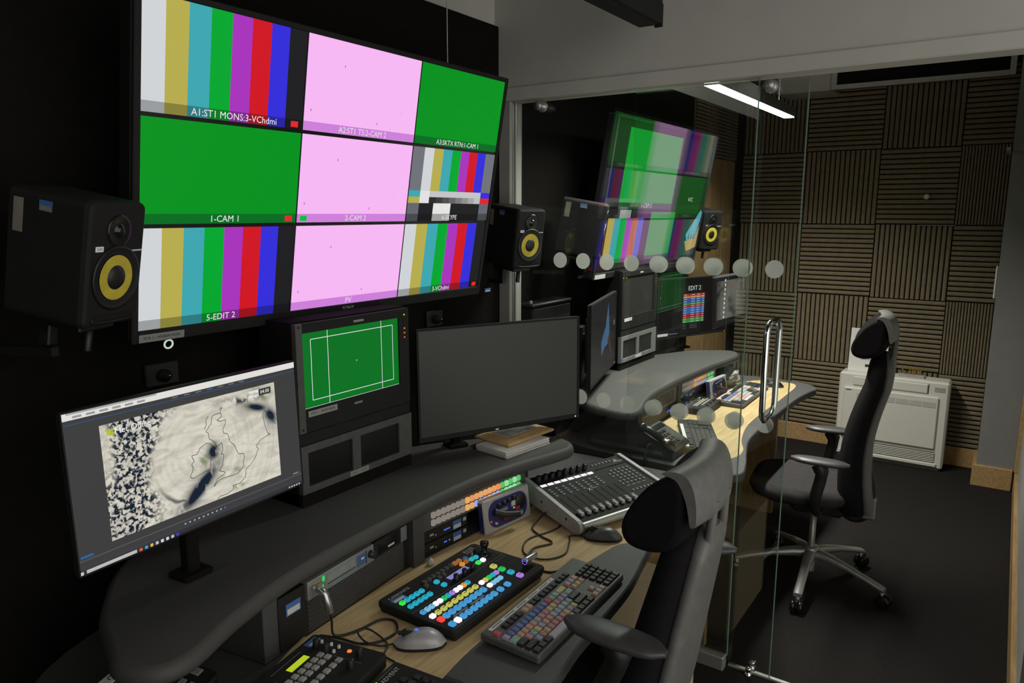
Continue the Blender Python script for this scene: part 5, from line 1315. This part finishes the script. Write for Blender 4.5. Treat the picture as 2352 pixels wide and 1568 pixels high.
# ------------------------------------------------------------------ task chairs
def chair(label, loc, yaw, seat_z, arm_z, back0, back1, head0, head1, arm_y=-0.02, lean=None, rot=0.0):
    t = thing('task_chair', label, 'chair', loc, yaw)
    # five star base with castors
    for k in range(5):
        a = 72*k+rot
        M = RZ(a)
        sp = [sring((x, 0, z), (0, 1, 0), (0, 0, 1), wd, ht, 12, 2.5) for x, z, wd, ht in ((0.02, 0.135, 0.026, 0.026), (0.08, 0.135, 0.024, 0.021), (0.17, 0.122, 0.020, 0.015), (0.26, 0.100, 0.019, 0.012), (0.315, 0.085, 0.020, 0.012), (0.335, 0.080, 0.018, 0.010))]
        lg = obj('base_leg', MB().loft(sp, M_SATIN, True, True, True, M), t)
        cs = MB()
        cs.lathe([(0.010, 0.0), (0.010, 0.028), (0, 0.028)], M_SATIN, 12, M @ T(0.325, 0, 0.052))
        for s_ in (-1, 1):
            cs.lathe([(0.0, -0.010), (0.024, -0.010), (0.029, -0.006), (0.029, 0.006), (0.024, 0.010), (0.0, 0.010)], M_GLOSS, 18, M @ T(0.335, s_*0.015, 0.0292) @ RX(90))
        cs.box(0.310, 0.360, -0.006, 0.006, 0.026, 0.064, M_BLK, 0.003, M)
        obj('castor', cs, t)
    obj('hub', MB().lathe([(0.034, 0.105), (0.036, 0.160), (0.030, 0.170), (0, 0.171)], M_SATIN, 24), t)
    obj('gas_column', MB().lathe([(0.0145, 0.165), (0.0145, seat_z-0.15), (0, seat_z-0.149)], M_SATIN, 20).lathe([(0.020, 0.05), (0.020, 0.105), (0, 0.106)], M_SATIN, 16), t)
    obj('mechanism', MB().box(-0.075, 0.075, -0.13, 0.10, seat_z-0.155, seat_z-0.065, M_BLK, 0.02), t)
    for s_ in (-1, 1):
        obj('adjuster_knob', MB().lathe([(0.022, 0), (0.024, 0.010), (0.024, 0.030), (0.018, 0.036), (0, 0.037)], M_ARM, 18, T(s_*0.075, 0.0, seat_z-0.11) @ RY(90*s_)), t)
    # seat
    rings = []
    for z, kx, ky in ((seat_z-0.066, 0.80, 0.80), (seat_z-0.055, 0.94, 0.94), (seat_z-0.030, 1.0, 1.0), (seat_z-0.010, 0.97, 0.97), (seat_z, 0.84, 0.84)):
        rings.append(sring((0, 0.055, z), (1, 0, 0), (0, 1, 0), 0.240*kx, 0.225*ky, 32, 3.4))
    mb = MB(); mb.loft(rings, M_SEATG, True)
    obj('seat', mb, t)
    obj('seat_pan', MB().slab([(x, y) for x, y, z in rings[0]], [(0.01, seat_z-0.082), (-0.004, seat_z-0.072), (0, seat_z-0.066)], M_BLK), t)
    # back rest: black cushion in front, grey shell behind, narrowing upwards
    yb = lean or (lambda s_: -0.165-0.055*s_+0.040*math.sin(PI*min(1, s_*1.25)))
    cu = []; sh = []
    for i in range(15):
        s_ = i/14; z = back0+(back1-back0)*s_
        wd = 0.200-0.075*s_**1.3; e = 1.0
        if s_ < 0.08: e = 0.80+2.5*s_
        if s_ > 0.90: e = math.sqrt(max(0.05, 1-((s_-0.90)/0.105)**2))
        th = (0.060-0.024*s_)*(0.5+0.5*e)
        y = yb(s_)
        cu.append(sring((0, y+0.004, z), (1, 0, 0), (0, 1, 0), wd*e*0.98, th, 24, 3.0))
        sh.append(sring((0, y-th*0.80-0.010, z), (1, 0, 0), (0, 1, 0), wd*e*0.72, 0.022, 24, 3.2))
    obj('backrest', MB().loft(cu, M_SEAT, True), t)
    obj('back_shell', MB().loft(sh, M_SHELL, True), t)
    # head rest: rounded black pad lying across, grey shell and bracket behind
    yt = yb(1.0)
    hh = head1-head0
    prof = [(0.0, 1.0), (0.30, 0.96), (0.62, 0.78), (0.90, 0.48), (1.0, 0.24), (0.90, 0.06), (0.60, 0.0), (0.25, 0.06), (0.02, 0.25), (-0.02, 0.6)]
    prof = [(p[0], p[1]) for p in catmull([(a, b, 0) for a, b in prof], 3, True)]
    dp = hh*0.74
    rg = []; rs = []
    for x, k in ((-0.140, 0.80), (-0.137, 0.93), (-0.125, 1.0), (-0.06, 1.0), (0.0, 1.0), (0.06, 1.0), (0.125, 1.0), (0.137, 0.93), (0.140, 0.80)):
        cvx = -0.020*(1-(x/0.14)**2)
        rg.append([(x, yt-0.006+cvx+dp*(0.45+(a-0.45)*k), head0+hh*(0.5+(b-0.5)*k)) for a, b in prof])
    obj('headrest', MB().loft(rg, M_SEAT, True), t)
    shp = [(0.34, 1.01), (0.10, 1.06), (-0.10, 1.00), (-0.22, 0.80), (-0.25, 0.50), (-0.16, 0.45), (-0.10, 0.66), (0.0, 0.86), (0.12, 0.97)]
    shp = [(p[0], p[1]) for p in catmull([(a, b, 0) for a, b in shp], 3, True)]
    for x, k in ((-0.139, 0.97), (-0.128, 1.0), (-0.07, 1.0), (0.0, 1.0), (0.07, 1.0), (0.128, 1.0), (0.139, 0.97)):
        cvx = -0.020*(1-(x/0.14)**2)
        rs.append([(x, yt-0.006+cvx+dp*a*k, head0+hh*b) for a, b in shp])
    obj('headrest_shell', MB().loft(rs, M_SHELL, True), t)
    for s_ in (-1, 1):
        obj('headrest_bracket', MB().tube([(s_*0.055, yt-0.030, back1-0.10), (s_*0.05, yt-0.045, back1-0.01), (s_*0.045, yt-0.050, head0+hh*0.62)], [0.012, 0.011, 0.010], M_SHELL, 10), t)
    # back carrier bar under the seat
    y0 = yb(0.0)
    obj('back_carrier', MB().tube(catmull([(0, -0.10, seat_z-0.12), (0, -0.16, seat_z-0.16), (0, y0-0.05, seat_z-0.13), (0, y0-0.06, back0+0.08), (0, yb(0.25)-0.05, back0+0.20)], 4), 0.021, M_BLK, 10), t)
    obj('carrier_cover', MB().box(-0.030, 0.030, y0-0.085, y0-0.03, seat_z-0.15, back0+0.05, M_SATIN, 0.008), t)
    # arm rests
    for s_ in (-1, 1):
        pad = []
        for i in range(11):
            q = i/10; y = arm_y-0.115+0.23*q
            e = math.sqrt(max(0.04, 1-abs(2*q-1)**3))
            pad.append(sring((s_*(0.265-0.012*q), y, arm_z-0.014), (1, 0, 0), (0, 0, 1), 0.042*e, 0.014*(0.4+0.6*e), 16, 2.4))
        obj('arm_pad', MB().loft(pad, M_ARM, True), t)
        post = catmull([(s_*0.262, arm_y+0.005, arm_z-0.026), (s_*0.268, arm_y-0.01, arm_z-0.07), (s_*0.262, -0.02, seat_z-0.02), (s_*0.21, -0.03, seat_z-0.085), (s_*0.07, -0.03, seat_z-0.10)], 4)
        obj('arm_post', MB().tube(post, [0.030]*4+[0.024]*5+[0.020]*8, M_BLK, 10), t)
    return t
chair('black task chair with headrest drawn up to the near desk', (1.515, 0.735, 0), 3.0, 0.54, 0.835, 0.50, 1.00, 0.955, 1.140, arm_y=-0.115, rot=20, lean=lambda s_: -0.095-0.105*s_)
chair('black task chair with headrest standing behind the glass door', (3.40, 0.645, 0), 6.0, 0.50, 0.672, 0.40, 1.10, 1.085, 1.255, arm_y=-0.03, rot=178)
# ------------------------------------------------------------------ far wall: heater, plaque, letters, knobs
t = thing('air_conditioner', 'white floor-standing air conditioner against the foam wall', 'air conditioner', (5.40, 0.26, 0.0))
D = 0.165; W = 0.665
obj('body', MB().box(0.0, D, 0, W, 0.012, 0.60, M_ACW, 0.012), t)
obj('foot', MB().box(0.02, D-0.01, 0.02, W-0.02, 0, 0.012, M_ACG), t)
obj('front_panel', MB().box(-0.016, 0.001, 0.055, W-0.035, 0.150, 0.500, M_ACW, 0.006), t)
obj('top_flap', MB().box(-0.008, 0.001, 0.125, W-0.09, 0.518, 0.578, M_ACW, 0.004), t)
for y0 in (0.070, 0.150, 0.230, 0.310, 0.390, 0.470):
    g = MB(); g.box(-0.0172, -0.016, y0, y0+0.074, 0.430, 0.466, M_ACG)
    for k in range(5): g.box(-0.0182, -0.0172, y0, y0+0.074, 0.433+0.007*k, 0.4365+0.007*k, M_ACW)
    obj('upper_grille', g, t)
obj('outlet', MB().box(-0.003, 0.001, 0.050, W-0.05, 0.058, 0.128, pbr('ac_dark', (0.06, 0.06, 0.055), 0.7)), t)
for k in range(6):
    obj('louvre', MB().box(-0.009, -0.002, 0.050, W-0.05, 0.062+0.011*k, 0.0675+0.011*k, M_ACW, 0.001), t)
obj('lower_lip', MB().box(-0.014, 0.001, 0.035, W-0.035, 0.030, 0.054, M_ACW, 0.004), t)
obj('control_pad', MB().box(-0.002, 0.001, 0.025, 0.085, 0.535, 0.565, M_ACG), t)
obj('flap_gap', MB().box(-0.002, 0.001, 0.119, 0.123, 0.515, 0.580, M_BLK), t)
obj('name_print', MB().box(-0.0168, -0.016, W-0.085, W-0.05, 0.480, 0.486, M_INK), t)
pl_ = thing('certificate_plaque', 'white certificate standing on the air conditioner behind the chair', 'certificate', (5.475, 0.648, 0.6002))
Mp = RY(6)
obj('certificate_sheet', MB().box(0, 0.012, 0, 0.242, 0.0, 0.298, pbr('plaque_white', (0.80, 0.80, 0.76), 0.5, var=0.02), 0.002, Mp), pl_)
for z, w2 in ((0.095, 0.05), (0.085, 0.09)):
    obj('print_line', MB().box(-0.0008, 0.0, 0.121-w2/2, 0.121+w2/2, z, z+0.004, M_PRINTG, 0, Mp), pl_)
obj('seal', MB().box(-0.0008, 0.0, 0.108, 0.134, 0.035, 0.053, M_INK, 0, Mp), pl_)
lt = thing('letter_award', 'gold four-letter award on a grey base on the air conditioner', 'award', (5.46, 0.415, 0.6002))
obj('award_base', MB().box(0, 0.05, 0, 0.155, 0, 0.018, M_ACG, 0.002), lt)
text('CIPR', 0.062, M_GOLD, lt, T(0.020, 0.078, 0.039) @ RZ(-90) @ RX(90), ext=0.004)
obj('wall_knob', MB().lathe([(0.006, 0), (0.006, 0.02), (0.016, 0.022), (0.018, 0.034), (0.010, 0.042), (0, 0.043)], M_ACW, 14, T(XF-0.026, 0.515, 1.79) @ RY(-90)), wf)
obj('joint_strip', MB().box(XF-0.034, XF-0.026, 0.34, 0.55, 1.603, 1.607, M_ACG), wf)
obj('entry_plate', MB().box(5.30, 5.335, 0.0725, 0.0865, 1.17, 1.37, M_ACW, 0.006), wp)
# ------------------------------------------------------------------ small things on the far desk
def crumple(name, label, cat, loc, sx, sy, sz, mat, seed):
    rnd = random.Random(seed); mb = MB(); rings = []
    for i in range(9):
        f = i/8; r = math.sin(PI*(0.08+0.84*f))
        rings.append([(sx*r*math.cos(2*PI*k/14)*rnd.uniform(.7, 1.15), sy*r*math.sin(2*PI*k/14)*rnd.uniform(.7, 1.15), sz*f) for k in range(14)])
    mb.loft(rings, mat, False)
    return tag(obj(name, mb, None, T(*loc)), label, cat)
crumple('plastic_bag', 'crumpled clear plastic bag beside the far intercom box', 'bag', (3.93, 1.235, ZD), 0.085, 0.060, 0.11, M_FILM, 3)
cable('usb_lead', [(2.76, 1.20, 0.744), (2.74, 1.16, 0.744), (2.80, 1.14, 0.744), (2.86, 1.18, 0.745), (2.90, 1.17, 0.75)], 0.003, M_BLK, 'first black lead behind the plain keyboard on far desk')
cable('usb_lead', [(2.72, 1.14, 0.744), (2.76, 1.10, 0.744), (2.82, 1.09, 0.744), (2.80, 1.15, 0.744), (2.86, 1.22, 0.744)], 0.003, M_BLK, 'second black lead looping beside the plain keyboard')
cable('panel_lead', [(3.32, 1.272, 0.744), (3.33, 1.235, 0.744), (3.42, 1.22, 0.744), (3.45, 1.25, 0.744), (3.50, 1.24, 0.744), (3.62, 1.20, 0.744), (3.75, 1.19, 0.744)], 0.003, M_BLK, 'black lead crossing the oak behind the small control panel')
cable('monitor_lead', [(4.02, 1.53, 0.988), (4.01, 1.545, 0.975), (3.96, 1.55, 0.96), (3.90, 1.545, 0.935), (3.84, 1.52, 0.919)], 0.004, M_BLK, 'black lead hanging under the EDIT 2 monitor')
t = thing('equipment_case', 'black equipment case on the wall behind the edge-on monitor', 'case', (2.60, 1.665, 0.98))
obj('case_body', MB().box(0, 0.32, 0, 0.094, 0, 0.30, M_BLK2, 0.008), t)
obj('case_lid', MB().box(-0.004, 0.324, -0.004, 0.094, 0.301, 0.318, M_BLK, 0.006), t)
obj('lid_catch', MB().lathe([(0.008, 0), (0.008, 0.012), (0, 0.014)], M_MGREY, 12, T(0.008, 0.02, 0.318)), t)
# ------------------------------------------------------------------ repeats of a kind share a group
_by = {}
for o in COL.objects:
    if o.parent is None and o.get('category') and o.get('kind') != 'structure':
        _by.setdefault(o.name.split('.')[0], []).append(o)
for n_, os_ in _by.items():
    if len(os_) > 1:
        for o in os_:
            o['group'] = n_.replace('_', ' ') + 's in the two control rooms'
